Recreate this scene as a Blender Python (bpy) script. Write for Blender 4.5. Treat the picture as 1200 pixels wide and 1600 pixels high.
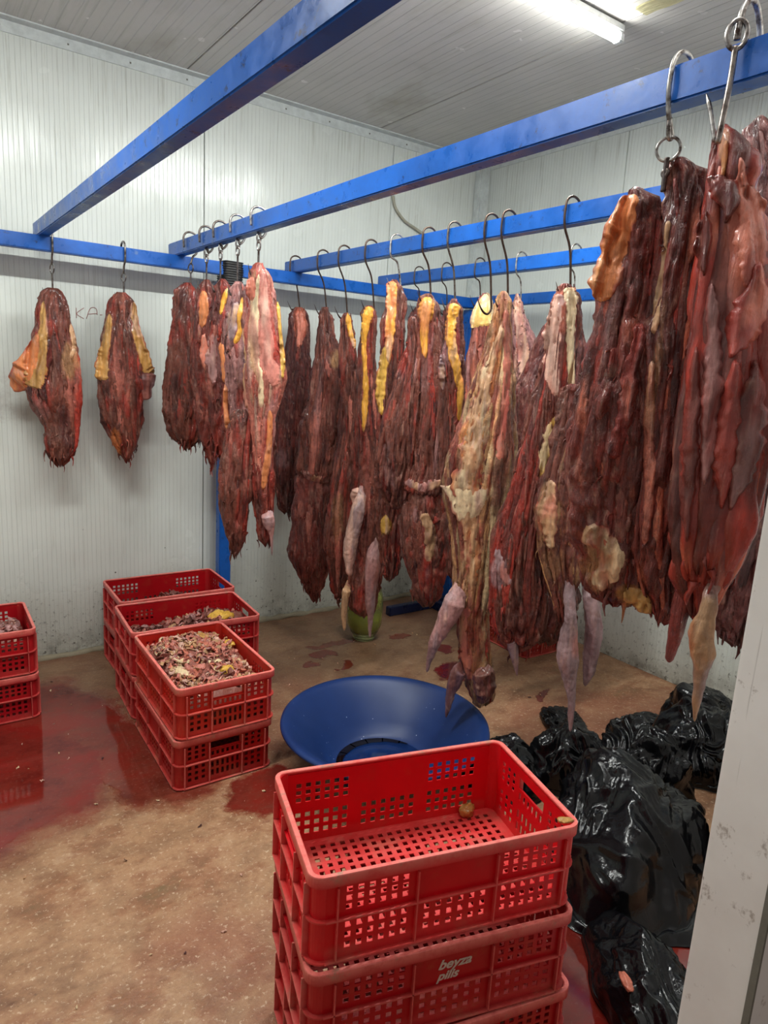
import bpy, bmesh, math, random
import numpy as np
from mathutils.bvhtree import BVHTree
from mathutils import Vector, Matrix
random.seed(7); np.random.seed(7)
SC = bpy.context.scene; COL = SC.collection
for o in list(bpy.data.objects): bpy.data.objects.remove(o)

# ------------------------------------------------------------------ camera
YAW, PIT, ROL, FPX = 0.623564, -0.201880, 0.0578494, 1071.8458
CAM = np.array([-3.411493, -3.788088, 1.6])
H = 3.025
def _axes():
    F = np.array([math.sin(YAW)*math.cos(PIT), math.cos(YAW)*math.cos(PIT), math.sin(PIT)])
    R0 = np.cross(F, [0,0,1]); R0 /= np.linalg.norm(R0); U0 = np.cross(R0, F)
    R = math.cos(ROL)*R0 + math.sin(ROL)*U0; U = -math.sin(ROL)*R0 + math.cos(ROL)*U0
    return F, R, U
CF, CR, CU = _axes()
cd = bpy.data.cameras.new('camera'); cam = bpy.data.objects.new('camera', cd); COL.objects.link(cam)
cd.sensor_fit = 'HORIZONTAL'; cd.sensor_width = 36; cd.lens = FPX/1200*36; cd.clip_start = .02
m = Matrix.Identity(4)
for i in range(3):
    m[i][0] = CR[i]; m[i][1] = CU[i]; m[i][2] = -CF[i]; m[i][3] = CAM[i]
cam.matrix_world = m
SC.camera = cam

# ------------------------------------------------------------------ world, light, exposure
SC.view_settings.view_transform = 'Standard'; SC.view_settings.look = 'None'
SC.view_settings.gamma = 1; SC.view_settings.use_curve_mapping = False
SC.view_settings.exposure = 0.5
w = bpy.data.worlds.new('world'); SC.world = w; w.use_nodes = True
w.node_tree.nodes['Background'].inputs[0].default_value = (1,.97,.93,1)
w.node_tree.nodes['Background'].inputs[1].default_value = .19
LAMPS = [(-2.12,-.90,-1.75,1.0), (-3.72,-2.5,-1.72,1.0), (-2.9,-1.7,-2.95,.22)]   # x0, x1, y, strength of each tube fitting; the third is an added fill lamp
LAMP_W = 26.0; TUBE_E = 42.0

# ------------------------------------------------------------------ pixel -> room helpers (real metric positions from measured lines)
def ray(x, y): return CF + CR*(x-600)/FPX - CU*(y-800)/FPX
def onz(x, y, z=0):
    d = ray(x,y); return CAM + d*(z-CAM[2])/d[2]
def ony(x, y, Y=0):
    d = ray(x,y); return CAM + d*(Y-CAM[1])/d[1]
def onx(x, y, X=0):
    d = ray(x,y); return CAM + d*(X-CAM[0])/d[0]

# ------------------------------------------------------------------ numpy noise
_P = np.random.RandomState(3).permutation(256); _P = np.concatenate([_P,_P,_P])
_G = np.random.RandomState(4).normal(size=(256,3)); _G /= np.linalg.norm(_G,axis=1)[:,None]
def noise(p, s=(1,1,1), off=0.0):
    p = np.asarray(p,float)*np.asarray(s,float) + off
    i = np.floor(p).astype(int); f = p-i; i &= 255
    u = f*f*f*(f*(f*6-15)+10)
    out = 0
    for dx in (0,1):
        for dy in (0,1):
            for dz in (0,1):
                h = _P[_P[_P[i[...,0]+dx]+i[...,1]+dy]+i[...,2]+dz]
                g = _G[h]; d = f-np.array([dx,dy,dz])
                wgt = (u[...,0] if dx else 1-u[...,0])*(u[...,1] if dy else 1-u[...,1])*(u[...,2] if dz else 1-u[...,2])
                out = out + wgt*(g*d).sum(-1)
    return out*1.6
def ridged(p, s, off=0): return 1-2*np.abs(noise(p,s,off))

# ------------------------------------------------------------------ object helpers
def tag(o, label=None, cat=None, group=None, kind=None):
    if label: o['label'] = label
    if cat: o['category'] = cat
    if group: o['group'] = group
    if kind: o['kind'] = kind
    return o
def empty(name, loc=(0,0,0), rot=0, label=None, cat=None, group=None, kind=None):
    o = bpy.data.objects.new(name, None); COL.objects.link(o); o.location = tuple(loc); o.rotation_euler = (0,0,rot)
    o.empty_display_size = .05
    return tag(o, label, cat, group, kind)
def link(name, me, mat=None, parent=None):
    o = bpy.data.objects.new(name, me); COL.objects.link(o)
    if mat and not me.materials: me.materials.append(mat)
    if parent: o.parent = parent
    return o
def mesh_np(name, V, Fq, smooth=True, tint=None):
    me = bpy.data.meshes.new(name)
    V = np.asarray(V,float); 
    me.from_pydata(V.tolist(), [], Fq)
    if smooth: me.polygons.foreach_set('use_smooth', np.ones(len(me.polygons),bool))
    if tint is not None:
        a = me.attributes.new('tint','FLOAT_COLOR','POINT')
        a.data.foreach_set('color', np.concatenate([tint, np.ones((len(V),1))],1).astype(np.float32).ravel())
    me.update(); return me
def bm_mesh(name, bm, smooth=False):
    me = bpy.data.meshes.new(name); bmesh.ops.recalc_face_normals(bm, faces=bm.faces); bm.to_mesh(me); bm.free()
    if smooth:
        me.polygons.foreach_set('use_smooth', np.ones(len(me.polygons),bool))
    return me
def add_box(bm, c, s, rot=None):
    r = bmesh.ops.create_cube(bm, size=1)
    M = Matrix.Translation(Vector(c)) @ (rot if rot else Matrix.Identity(4)) @ Matrix.Diagonal((s[0],s[1],s[2],1))
    bmesh.ops.transform(bm, matrix=M, verts=r['verts']); return r['verts']
def box_obj(name, c, s, mat, parent=None, bev=0.0):
    bm = bmesh.new(); add_box(bm, c, s)
    if bev: bmesh.ops.bevel(bm, geom=bm.edges[:], offset=bev, segments=2, affect='EDGES')
    return link(name, bm_mesh(name,bm), mat, parent)
def tube_mesh(name, pts, rad, seg=10, closed=False, ends=True):
    pts = np.array(pts,float); n = len(pts)
    rad = np.full(n, rad) if np.isscalar(rad) else np.array(rad)
    T = np.gradient(pts,axis=0) if not closed else (np.roll(pts,-1,0)-np.roll(pts,1,0))
    T /= np.linalg.norm(T,axis=1)[:,None]+1e-9
    nrm = np.cross(T[0],[0.3,0.2,1.0]); nrm /= np.linalg.norm(nrm)
    V=[]
    for i in range(n):
        nrm = nrm - T[i]*(nrm@T[i]); nrm /= np.linalg.norm(nrm); b = np.cross(T[i],nrm)
        for k in range(seg):
            a = 2*math.pi*k/seg; V.append(pts[i]+rad[i]*(math.cos(a)*nrm+math.sin(a)*b))
    Fq=[]
    for i in range(n if closed else n-1):
        j=(i+1)%n
        for k in range(seg):
            l=(k+1)%seg; Fq.append((i*seg+k,i*seg+l,j*seg+l,j*seg+k))
    if not closed and ends:
        Fq.append(tuple(range(seg))[::-1]); Fq.append(tuple((n-1)*seg+k for k in range(seg)))
    return mesh_np(name, V, Fq)
def smooth_path(pts, n):
    pts=np.array(pts,float); t=np.linspace(0,len(pts)-1,n); out=[]
    P=np.vstack([2*pts[0]-pts[1],pts,2*pts[-1]-pts[-2]])
    for x in t:
        i=min(int(x),len(pts)-2); f=x-i; p0,p1,p2,p3=P[i],P[i+1],P[i+2],P[i+3]
        out.append(.5*((2*p1)+(-p0+p2)*f+(2*p0-5*p1+4*p2-p3)*f*f+(-p0+3*p1-3*p2+p3)*f**3))
    return np.array(out)
def lathe(name, prof, seg=64):
    V=[];Fq=[]
    for r,z in prof:
        for k in range(seg):
            a=2*math.pi*k/seg; V.append((r*math.cos(a),r*math.sin(a),z))
    for i in range(len(prof)-1):
        for k in range(seg):
            l=(k+1)%seg; Fq.append((i*seg+k,i*seg+l,(i+1)*seg+l,(i+1)*seg+k))
    return mesh_np(name,V,Fq)

# ------------------------------------------------------------------ materials
def lin(c):
    return tuple(((x/255)/12.92 if x/255<=.04045 else ((x/255+.055)/1.055)**2.4) for x in c)
class NT:
    def __init__(s, name):
        s.m = bpy.data.materials.new(name); s.m.use_nodes=True; s.t=s.m.node_tree; s.b=s.t.nodes['Principled BSDF']
    def n(s, typ, **kw):
        x = s.t.nodes.new(typ)
        for k,v in kw.items():
            if k.startswith('i_'):
                key=k[2:]; key=int(key) if key.isdigit() else key.replace('_',' ')
                x.inputs[key].default_value=v
            else: setattr(x,k,v)
        return x
    def l(s,a,b): s.t.links.new(a,b)
    def coord(s, which='Object'): return s.n('ShaderNodeTexCoord').outputs[which]
    def mapping(s, vec, scale=(1,1,1), loc=(0,0,0), rot=(0,0,0)):
        x=s.n('ShaderNodeMapping'); x.inputs['Scale'].default_value=scale; x.inputs['Location'].default_value=loc; x.inputs['Rotation'].default_value=rot
        s.l(vec,x.inputs[0]); return x.outputs[0]
    def noise(s, vec, scale, detail=4, rough=.6, dist=0):
        x=s.n('ShaderNodeTexNoise'); x.inputs['Scale'].default_value=scale; x.inputs['Detail'].default_value=detail
        x.inputs['Roughness'].default_value=rough; x.inputs['Distortion'].default_value=dist; s.l(vec,x.inputs['Vector']); return x.outputs[0]
    def ramp(s, fac, stops):
        x=s.n('ShaderNodeValToRGB'); e=x.color_ramp.elements
        while len(e)<len(stops): e.new(.5)
        for i,(p,c) in enumerate(stops):
            e[i].position=p; e[i].color=(*c,1) if not np.isscalar(c) else (c,c,c,1)
        s.l(fac,x.inputs[0]); return x.outputs[0]
    def mix(s, fac, a, b, mode='MIX'):
        x=s.n('ShaderNodeMix',data_type='RGBA',blend_type=mode)
        for k,v in ((0,fac),(6,a),(7,b)):
            if hasattr(v,'links') or isinstance(v,bpy.types.NodeSocket): s.l(v,x.inputs[k])
            elif k==0: x.inputs[0].default_value=v
            else: x.inputs[k].default_value=(*v,1) if len(v)==3 else v
        return x.outputs[2]
    def math(s, op, a, b=0.0, clamp=False):
        x=s.n('ShaderNodeMath',operation=op,use_clamp=clamp)
        for k,v in ((0,a),(1,b)):
            if isinstance(v,bpy.types.NodeSocket): s.l(v,x.inputs[k])
            else: x.inputs[k].default_value=v
        return x.outputs[0]
    def bump(s, h, strength=.5, dist=.01, prev=None):
        x=s.n('ShaderNodeBump'); x.inputs['Strength'].default_value=strength; x.inputs['Distance'].default_value=dist
        s.l(h,x.inputs['Height'])
        if prev is not None: s.l(prev,x.inputs['Normal'])
        return x.outputs[0]
    def set(s, **kw):
        for k,v in kw.items():
            key={'color':'Base Color','rough':'Roughness','metal':'Metallic','normal':'Normal','spec':'Specular IOR Level','coat':'Coat Weight','coatr':'Coat Roughness','trans':'Transmission Weight','sss':'Subsurface Weight','alpha':'Alpha'}.get(k,k)
            if isinstance(v,bpy.types.NodeSocket): s.l(v,s.b.inputs[key])
            else: s.b.inputs[key].default_value=(*v,1) if isinstance(v,tuple) and len(v)==3 and key=='Base Color' else v
        return s.m

def mat_panel(name, base, axis, low_stain=True, pitch=.022):
    t=NT(name); co=t.coord('Object'); sep=t.n('ShaderNodeSeparateXYZ'); t.l(co,sep.inputs[0])
    a=sep.outputs[axis]
    # fine ribbing of the steel sheet, slightly uneven along its length
    wob=t.noise(t.mapping(co,(1.5,1.5,.6)),1.0,3)
    ph=t.math('ADD',t.math('MULTIPLY',a,1/pitch),t.math('MULTIPLY',wob,.25))
    fr=t.math('FRACT',ph); rib=t.ramp(fr,[(0,0),(.06,1),(.94,1),(1,0)])
    stretch={0:(70,70,2.2),1:(70,70,2.2),2:(70,2.2,70)}[axis] if axis!=2 else (70,2.2,70)
    drip=t.noise(t.mapping(co,stretch if axis in(0,1) and low_stain else (60,2.0,60)),1.0,4,.65)
    big=t.noise(co,1.3,4,.6)
    c=t.mix(t.ramp(big,[(.35,0),(.7,1)]),base,tuple(x*.86 for x in base))
    c=t.mix(t.math('MULTIPLY',t.ramp(drip,[(.56,0),(.72,1)]),.28),c,lin((148,146,128)))
    c=t.mix(t.math('MULTIPLY',t.math('SUBTRACT',1,rib),.22),c,lin((120,122,116)))
    nrm=t.bump(rib,.6,.002); nrm=t.bump(t.noise(t.mapping(co,(38,38,3) if low_stain else (38,3,38)),1.0,3,.6),.35,.004,nrm)
    dent=t.noise(t.mapping(co,(5,5,2.5) if low_stain else (6,2,6)),1.0,3,.5)
    nrm=t.bump(dent,.6,.010,nrm)
    rough=t.ramp(t.noise(co,6,3),[(.3,.14),(.7,.28)])
    if low_stain:
        z=sep.outputs[2]
        # plaster-like splashed kick zone
        zz=t.math('ADD',z,t.math('MULTIPLY',t.noise(co,2.2,4),.5))
        low=t.ramp(zz,[(.30,1),(.72,0)])
        sp=t.noise(t.mapping(co,(1,1,1)),38,6,.75)
        speck=t.math('MULTIPLY',t.ramp(sp,[(.57,0),(.62,1)]),low)
        c=t.mix(t.math('MULTIPLY',low,.45),c,lin((176,172,152)))
        c=t.mix(t.math('MULTIPLY',speck,.85),c,lin((52,44,36)))
        low2=t.ramp(zz,[(.22,1),(.40,0)])
        grime=t.math('MULTIPLY',t.ramp(t.noise(co,12,6,.7),[(.42,0),(.6,1)]),low2)
        c=t.mix(t.math('MULTIPLY',grime,.75),c,lin((84,74,60)))
        # scattered dark pits and rust dots higher up
        v=t.n('ShaderNodeTexVoronoi'); v.inputs['Scale'].default_value=11; t.l(co,v.inputs['Vector'])
        gate=t.ramp(zz,[(.9,1),(1.5,0)])
        dots=t.math('MULTIPLY',t.ramp(v.outputs['Distance'],[(.035,1),(.06,0)]),gate)
        c=t.mix(t.math('MULTIPLY',dots,.9),c,lin((50,42,36)))
        # blood smears where the meat brushes the wall
        band=t.math('MULTIPLY',t.ramp(z,[(.9/3,0),(1.2/3,1),(1.5/3,1),(1.7/3,0)]) if False else t.math('MULTIPLY',t.ramp(t.math('DIVIDE',z,3.0),[(.33,0),(.40,1),(.48,1),(.56,0)]),1.0),t.ramp(t.noise(t.mapping(co,(2.2,2.2,2.0),(3,1,0)),1.0,6,.75),[(.56,0),(.75,1)]))
        c=t.mix(t.math('MULTIPLY',band,.5),c,lin((120,84,74)))
        hi=t.math('MULTIPLY',t.ramp(t.math('DIVIDE',z,3.0),[(.74,0),(.95,.7)]),t.ramp(drip,[(.55,0),(.70,1)]))
        c=t.mix(t.math('MULTIPLY',hi,.35),c,lin((120,116,92)))
        nrm=t.bump(t.math('MULTIPLY',sp,low),.7,.012,nrm)
        rough=t.math('ADD',rough,t.math('MULTIPLY',low,.3))
    else:
        sta=t.noise(t.mapping(co,(1.2,.5,1)),1.6,5,.65)
        c=t.mix(t.math('MULTIPLY',t.ramp(sta,[(.52,0),(.72,1)]),.5),c,lin((126,114,86)))
        nrm=t.bump(t.noise(t.mapping(co,(60,3,1)),1.0,3),.25,.003,nrm)
    return t.set(color=c,rough=rough,normal=nrm,spec=.5)

WALL=lin((222,227,221)); 
M={}
M['wall_x']=mat_panel('wall_sheet_back',WALL,0)
M['wall_y']=mat_panel('wall_sheet_side',WALL,1)
M['ceil']=mat_panel('ceiling_sheet',lin((200,196,190)),0,False,.05)
def simple(name,col,rough=.4,metal=0,**kw):
    t=NT(name); co=t.coord(); n=t.noise(co,25,5,.65)
    c=t.mix(t.ramp(n,[(.3,0),(.7,1)]),col,tuple(x*.75 for x in col))
    return t.set(color=c,rough=rough,metal=metal,**kw)
M['trim']=simple('trim_white',lin((214,220,218)),.35)
M['seal']=simple('joint_seal',lin((120,118,108)),.7)
M['tape']=simple('black_tape',lin((30,29,30)),.5)
M['pen']=simple('red_pen',lin((160,104,100)),.6)
M['cable']=simple('cable_grey',lin((172,168,150)),.5)
M['foam']=simple('old_foam',lin((190,182,140)),.8)
M['lampbody']=simple('lamp_housing',lin((225,228,228)),.4)
def mat_tube(e):
    t=NT('lit_tube'); t.set(color=(1,1,1)); t.b.inputs['Emission Color'].default_value=(.97,1,.96,1); t.b.inputs['Emission Strength'].default_value=e; return t.m

def mat_jamb():
    t=NT('jamb_sheet'); co=t.coord(); c=t.mix(t.ramp(t.noise(co,2.5,5,.6),[(.35,0),(.7,1)]),lin((242,240,237)),lin((226,222,218)))
    c=t.mix(t.math('MULTIPLY',t.ramp(t.noise(t.mapping(co,(1,1,.7)),22,6,.7),[(.60,0),(.68,1)]),.6),c,lin((112,88,66)))
    c=t.mix(t.math('MULTIPLY',t.ramp(t.noise(t.mapping(co,(60,60,1.4)),1,3),[(.68,0),(.72,1)]),.5),c,lin((110,100,92)))
    return t.set(color=c,rough=.38,normal=t.bump(t.noise(co,7,3),.3,.004))
M['jamb']=mat_jamb()

def mat_floor():
    t=NT('wet_concrete'); co=t.coord()
    n1=t.noise(t.mapping(co,(1,1.5,1),(0,0,0),(0,0,.6)),2.6,10,.72); n2=t.noise(t.mapping(co,(1,1,1),(4,2,0)),9,8,.7); n3=t.noise(co,70,5,.7); n4=t.noise(t.mapping(co,(1,1,1),(9,7,0)),1.1,4,.6)
    c=t.ramp(n1,[(.30,lin((96,62,42))),(.42,lin((148,106,76))),(.50,lin((172,132,98))),(.58,lin((150,102,72))),(.68,lin((124,98,66)))])
    c=t.mix(t.math('MULTIPLY',t.ramp(n2,[(.40,1),(.54,0)]),.32),c,lin((104,74,52)))
    c=t.mix(t.math('MULTIPLY',t.ramp(n2,[(.58,0),(.70,1)]),.5),c,lin((196,164,132)))
    # ochre and rusty blotches
    c=t.mix(t.math('MULTIPLY',t.ramp(n4,[(.50,0),(.60,1)]),.5),c,lin((140,76,54)))
    # pale grit and dark pits
    c=t.mix(t.math('MULTIPLY',t.ramp(n3,[(.57,0),(.66,1)]),.6),c,lin((222,198,170)))
    c=t.mix(t.math('MULTIPLY',t.ramp(n3,[(.30,1),(.38,0)]),.5),c,lin((80,56,40)))
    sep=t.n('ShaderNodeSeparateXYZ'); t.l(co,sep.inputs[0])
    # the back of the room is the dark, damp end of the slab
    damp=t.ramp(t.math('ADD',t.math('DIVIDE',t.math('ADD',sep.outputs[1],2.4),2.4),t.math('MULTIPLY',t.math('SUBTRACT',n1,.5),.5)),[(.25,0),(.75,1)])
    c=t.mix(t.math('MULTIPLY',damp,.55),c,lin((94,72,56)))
    rough=t.ramp(t.noise(co,5,6,.65),[(.35,.30),(.65,.62)])
    wn=t.n('ShaderNodeTexNoise'); wn.inputs['Scale'].default_value=3.2; wn.inputs['Detail'].default_value=7; wn.inputs['Roughness'].default_value=.6; t.l(co,wn.inputs['Vector'])
    off=t.n('ShaderNodeVectorMath',operation='SUBTRACT'); t.l(wn.outputs[1],off.inputs[0]); off.inputs[1].default_value=(.5,.5,.5)
    sc=t.n('ShaderNodeVectorMath',operation='SCALE'); t.l(off.outputs[0],sc.inputs[0]); sc.inputs[3].default_value=.45
    ad=t.n('ShaderNodeVectorMath',operation='ADD'); t.l(co,ad.inputs[0]); t.l(sc.outputs[0],ad.inputs[1])
    pud=[(-3.22,-1.02,.50,.62,0,.97),(-2.95,-.72,.34,.5,.0,.9),(-2.68,-1.22,.26,.42,.15,.85),(-2.34,-1.66,.20,.17,.3,.95),(-1.86,-2.72,.42,.42,0,1),(-1.02,-1.16,.15,.09,.4,1),
         (-.75,-1.61,.08,.035,.2,.9),(-1.36,-.50,.20,.05,.1,.7),(-1.52,-.62,.09,.05,.4,.8),(-1.50,-.80,.10,.035,.5,.9),(-1.66,-.70,.05,.04,0,.8),(-.95,-.58,.12,.04,-.3,.7),(-2.15,-2.1,.12,.2,0,.5),(-.8,-.9,.06,.1,0,.8)]
    tot=None; deep=None
    for (x,y,rx,ry,a,k) in pud:
        v=ad.outputs[0] if rx>.11 else t.mapping(ad.outputs[0],(1,1,1))
        mp=t.n('ShaderNodeMapping',vector_type='TEXTURE'); mp.inputs['Location'].default_value=(x,y,0); mp.inputs['Rotation'].default_value=(0,0,a); mp.inputs['Scale'].default_value=(rx,ry,1e3); t.l(v,mp.inputs[0])
        ln=t.n('ShaderNodeVectorMath',operation='LENGTH'); t.l(mp.outputs[0],ln.inputs[0])
        mk=t.ramp(ln.outputs['Value'],[(.80,1),(1.0,0)]) if rx<.3 else t.ramp(ln.outputs['Value'],[(.75,1),(1.0,0)])
        dk=t.math('MULTIPLY',mk,k)
        tot=mk if tot is None else t.math('MAXIMUM',tot,mk); deep=dk if deep is None else t.math('MAXIMUM',deep,dk)
    red=t.mix(t.ramp(n1,[(.4,0),(.6,1)]),lin((84,2,8)),lin((118,12,14)))
    c=t.mix(t.math('MULTIPLY',deep,.93),c,red)
    rough=t.mix(tot,rough,(.035,.035,.035))
    hb=t.math('MULTIPLY',t.math('ADD',t.math('MULTIPLY',n2,1.0),t.math('MULTIPLY',n3,.35)),t.math('SUBTRACT',1.02,tot))
    return t.set(color=c,rough=rough,normal=t.bump(hb,.55,.012),spec=.5)
M['floor']=mat_floor()

def mat_blue(name, col=(14,80,160)):
    t=NT(name); co=t.coord(); c=t.mix(t.ramp(t.noise(co,7,6,.7),[(.35,0),(.68,1)]),lin(col),tuple(x*1.5 for x in lin(col)))
    c=t.mix(t.math('MULTIPLY',t.ramp(t.noise(co,26,6,.72),[(.60,0),(.68,1)]),.8),c,lin((36,32,44)))
    c=t.mix(t.math('MULTIPLY',t.ramp(t.noise(t.mapping(co,(1,1,1),(5,5,5)),9,6,.72),[(.66,0),(.74,1)]),.5),c,lin((120,140,168)))
    return t.set(color=c,rough=t.ramp(t.noise(co,14,4),[(.3,.22),(.7,.45)]),normal=t.bump(t.noise(co,30,3),.15,.002))
M['blue']=mat_blue('blue_enamel')
def mat_basin():
    t=NT('blue_plastic'); co=t.coord(); c=t.mix(t.ramp(t.noise(co,4,5),[(.3,0),(.7,1)]),lin((16,40,88)),lin((20,48,102)))
    v=t.n('ShaderNodeTexVoronoi'); v.inputs['Scale'].default_value=32; t.l(co,v.inputs['Vector'])
    sp=t.math('MULTIPLY',t.ramp(v.outputs['Distance'],[(.05,1),(.09,0)]),t.ramp(t.noise(co,7,2),[(.5,0),(.58,1)]))
    c=t.mix(t.math('MULTIPLY',sp,.8),c,lin((190,200,220)))
    return t.set(color=c,rough=.42,spec=.35)
M['basin']=mat_basin()
def mat_steel():
    t=NT('hook_steel'); co=t.coord(); n=t.noise(co,60,4)
    oi=t.n('ShaderNodeObjectInfo')
    c=t.mix(t.ramp(n,[(.4,0),(.65,1)]),oi.outputs['Color'],lin((70,56,50)))
    return t.set(color=c,rough=.32,metal=.85,normal=t.bump(n,.2,.001))
M['steel']=mat_steel()
def mat_crate():
    t=NT('crate_plastic'); co=t.coord(); oi=t.n('ShaderNodeObjectInfo'); base=oi.outputs['Color']
    c=t.mix(t.ramp(t.noise(co,6,5),[(.35,0),(.7,.5)]),base,t.mix(.5,base,lin((110,14,14))))
    geo=t.n('ShaderNodeNewGeometry'); sep=t.n('ShaderNodeSeparateXYZ'); t.l(geo.outputs['Normal'],sep.inputs[0])
    n=t.noise(co,34,6,.72); n2=t.noise(t.mapping(co,(1,1,1),(3,3,3)),11,6,.7)
    att=t.n('ShaderNodeAttribute',attribute_type='OBJECT',attribute_name='grime')
    c=t.mix(t.math('MULTIPLY',t.ramp(n2,[(.52,0),(.66,1)]),t.math('MULTIPLY',att.outputs['Fac'],.75)),c,lin((150,104,62)))
    # scuffed and bleached rim attribute
    at=t.n('ShaderNodeAttribute',attribute_name='scuff')
    c=t.mix(t.math('MULTIPLY',at.outputs['Fac'],t.ramp(n,[(.34,.55),(.56,1)])),c,lin((232,124,114)))
    c=t.mix(t.math('MULTIPLY',t.math('MULTIPLY',at.outputs['Fac'],t.ramp(n2,[(.55,0),(.62,1)])),.7),c,lin((150,128,106)))
    return t.set(color=c,rough=t.ramp(n2,[(.3,.28),(.7,.48)]),spec=.32,normal=t.bump(n,.12,.002))
M['crate']=mat_crate()
M['print']=simple('white_print',lin((205,180,165)),.6)
def mat_meat(name, streak=1.0, rough=.34, fine=1.0, bumpd=.006):
    t=NT(name); co=t.coord(); at=t.n('ShaderNodeAttribute',attribute_name='tint'); base=at.outputs['Color']
    fib=t.noise(t.mapping(co,(150,150,14)),1.0,4,.65,.6); cl=t.noise(co,42,6,.68); cl2=t.noise(t.mapping(co,(1,1,.5),(2,3,1)),17,5,.65)
    c=t.mix(t.math('MULTIPLY',t.ramp(cl,[(.36,1),(.52,0)]),.5*fine),base,t.mix(1.0,base,(.36,.26,.28),'MULTIPLY'))
    c=t.mix(t.math('MULTIPLY',t.ramp(cl2,[(.52,0),(.70,1)]),.5*fine),c,t.mix(1.0,base,(1.75,1.7,1.6),'MULTIPLY'))
    c=t.mix(t.math('MULTIPLY',t.ramp(fib,[(.60,0),(.74,1)]),.30*streak),c,lin((212,164,144)))
    h=t.math('ADD',t.math('MULTIPLY',fib,.9),t.math('ADD',t.math('MULTIPLY',cl,.6),t.math('MULTIPLY',cl2,.4)))
    fin=t.noise(t.mapping(co,(1,1,.6),(5,5,5)),105,4,.7)
    h=t.math('ADD',h,t.math('MULTIPLY',fin,.45*fine)); c=t.mix(t.math('MULTIPLY',t.ramp(fin,[(.34,1),(.48,0)]),.45*fine),c,t.mix(1.0,c,(.4,.3,.3),'MULTIPLY')); c=t.mix(t.math('MULTIPLY',t.ramp(fin,[(.56,0),(.70,1)]),.35*fine),c,t.mix(1.0,c,(1.9,1.7,1.6),'MULTIPLY'))
    nr=t.bump(h,1.0,bumpd)
    return t.set(color=c,rough=t.ramp(cl2,[(.35,rough-.08),(.65,rough+.14)]),normal=nr,spec=.42,coat=.32,coatr=.12)
M['flesh']=mat_meat('raw_flesh',1.0,.30,1.0,.010)
M['wet']=mat_meat('wet_flesh',.6,.2,.45,.003)
M['fat']=mat_meat('raw_fat',.35,.36,.5,.004)
def mat_bag():
    t=NT('black_polythene'); co=t.coord(); n=t.noise(t.mapping(co,(1,1,.6)),26,4,.6,1.2); n2=t.noise(co,75,3)
    h=t.math('ADD',n,t.math('MULTIPLY',n2,.25))
    return t.set(color=(.003,.003,.004),rough=.17,spec=.36,normal=t.bump(h,.35,.005))
M['bag']=mat_bag()
def mat_glass():
    t=NT('jar_plastic'); return t.set(color=lin((226,232,170)),rough=.08,trans=.9,IOR=1.3)
M['glass']=mat_glass()
M['liquid']=simple('yellow_liquid',lin((178,178,40)),.12)
M['film']=simple('crumpled_film',lin((206,210,140)),.3)
M['blood']=simple('dark_water',lin((14,10,14)),.03)
M['oilwater']=simple('shallow_water',lin((16,42,92)),.03)

# ------------------------------------------------------------------ room
def seam_panels(parent, mat, name, rects):
    """rects: (centre, size) boxes; each a sheet panel of its own with a recessed joint between"""
    for c,s in rects:
        box_obj(name, c, s, mat, parent, .002)
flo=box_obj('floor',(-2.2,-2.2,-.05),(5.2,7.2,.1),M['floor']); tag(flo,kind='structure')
flo.data.transform(Matrix.Identity(4))
# back wall: y = 0
wb=box_obj('wall_back',(-2.35,.075,H/2),(5.1,.11,H),M['seal']); tag(wb,kind='structure')
xs=[-4.75,-3.15,-1.985,-.77,0.0]
seam_panels(wb,M['wall_x'],'wall_panel',[(((a+b)/2,.01,H/2),(b-a-.005,.02,H)) for a,b in zip(xs[:-1],xs[1:])])
wr=box_obj('wall_right',(.075,-1.6,H/2),(.11,3.3,H),M['seal']); tag(wr,kind='structure')
ys=[0.02,-1.15,-2.3,-3.22]
seam_panels(wr,M['wall_y'],'wall_panel',[((.01,(a+b)/2,H/2),(.02,a-b-.005,H)) for a,b in zip(ys[:-1],ys[1:])])
wl=box_obj('wall_left',(-4.8,-1.6,H/2),(.1,3.3,H),M['wall_y']); tag(wl,kind='structure')
# front wall with the doorway the photograph is taken through
wf=empty('wall_front'); tag(wf,kind='structure')
box_obj('wall_panel',(-1.035,-3.285,H/2),(2.33,.125,H),M['jamb'],wf,.006)
box_obj('wall_panel',(-4.3,-3.285,H/2),(.9,.125,H),M['jamb'],wf,.006)
box_obj('wall_panel',(-3.025,-3.285,2.76),(1.646,.125,.53),M['jamb'],wf,.006)
box_obj('joint_strip',(-2.203,-3.347,1.24),(.008,.012,2.48),M['seal'],wf)
# ceiling
ce=box_obj('ceiling',(-2.35,-1.6,H+.08),(5.1,3.5,.1),M['seal']); tag(ce,kind='structure')
cx=[-4.8,-3.28,-2.095,-.915,0.06]
seam_panels(ce,M['ceil'],'ceiling_panel',[(((a+b)/2,-1.62,H+.015),(b-a-.005,3.3,.03)) for a,b in zip(cx[:-1],cx[1:])])
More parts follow.
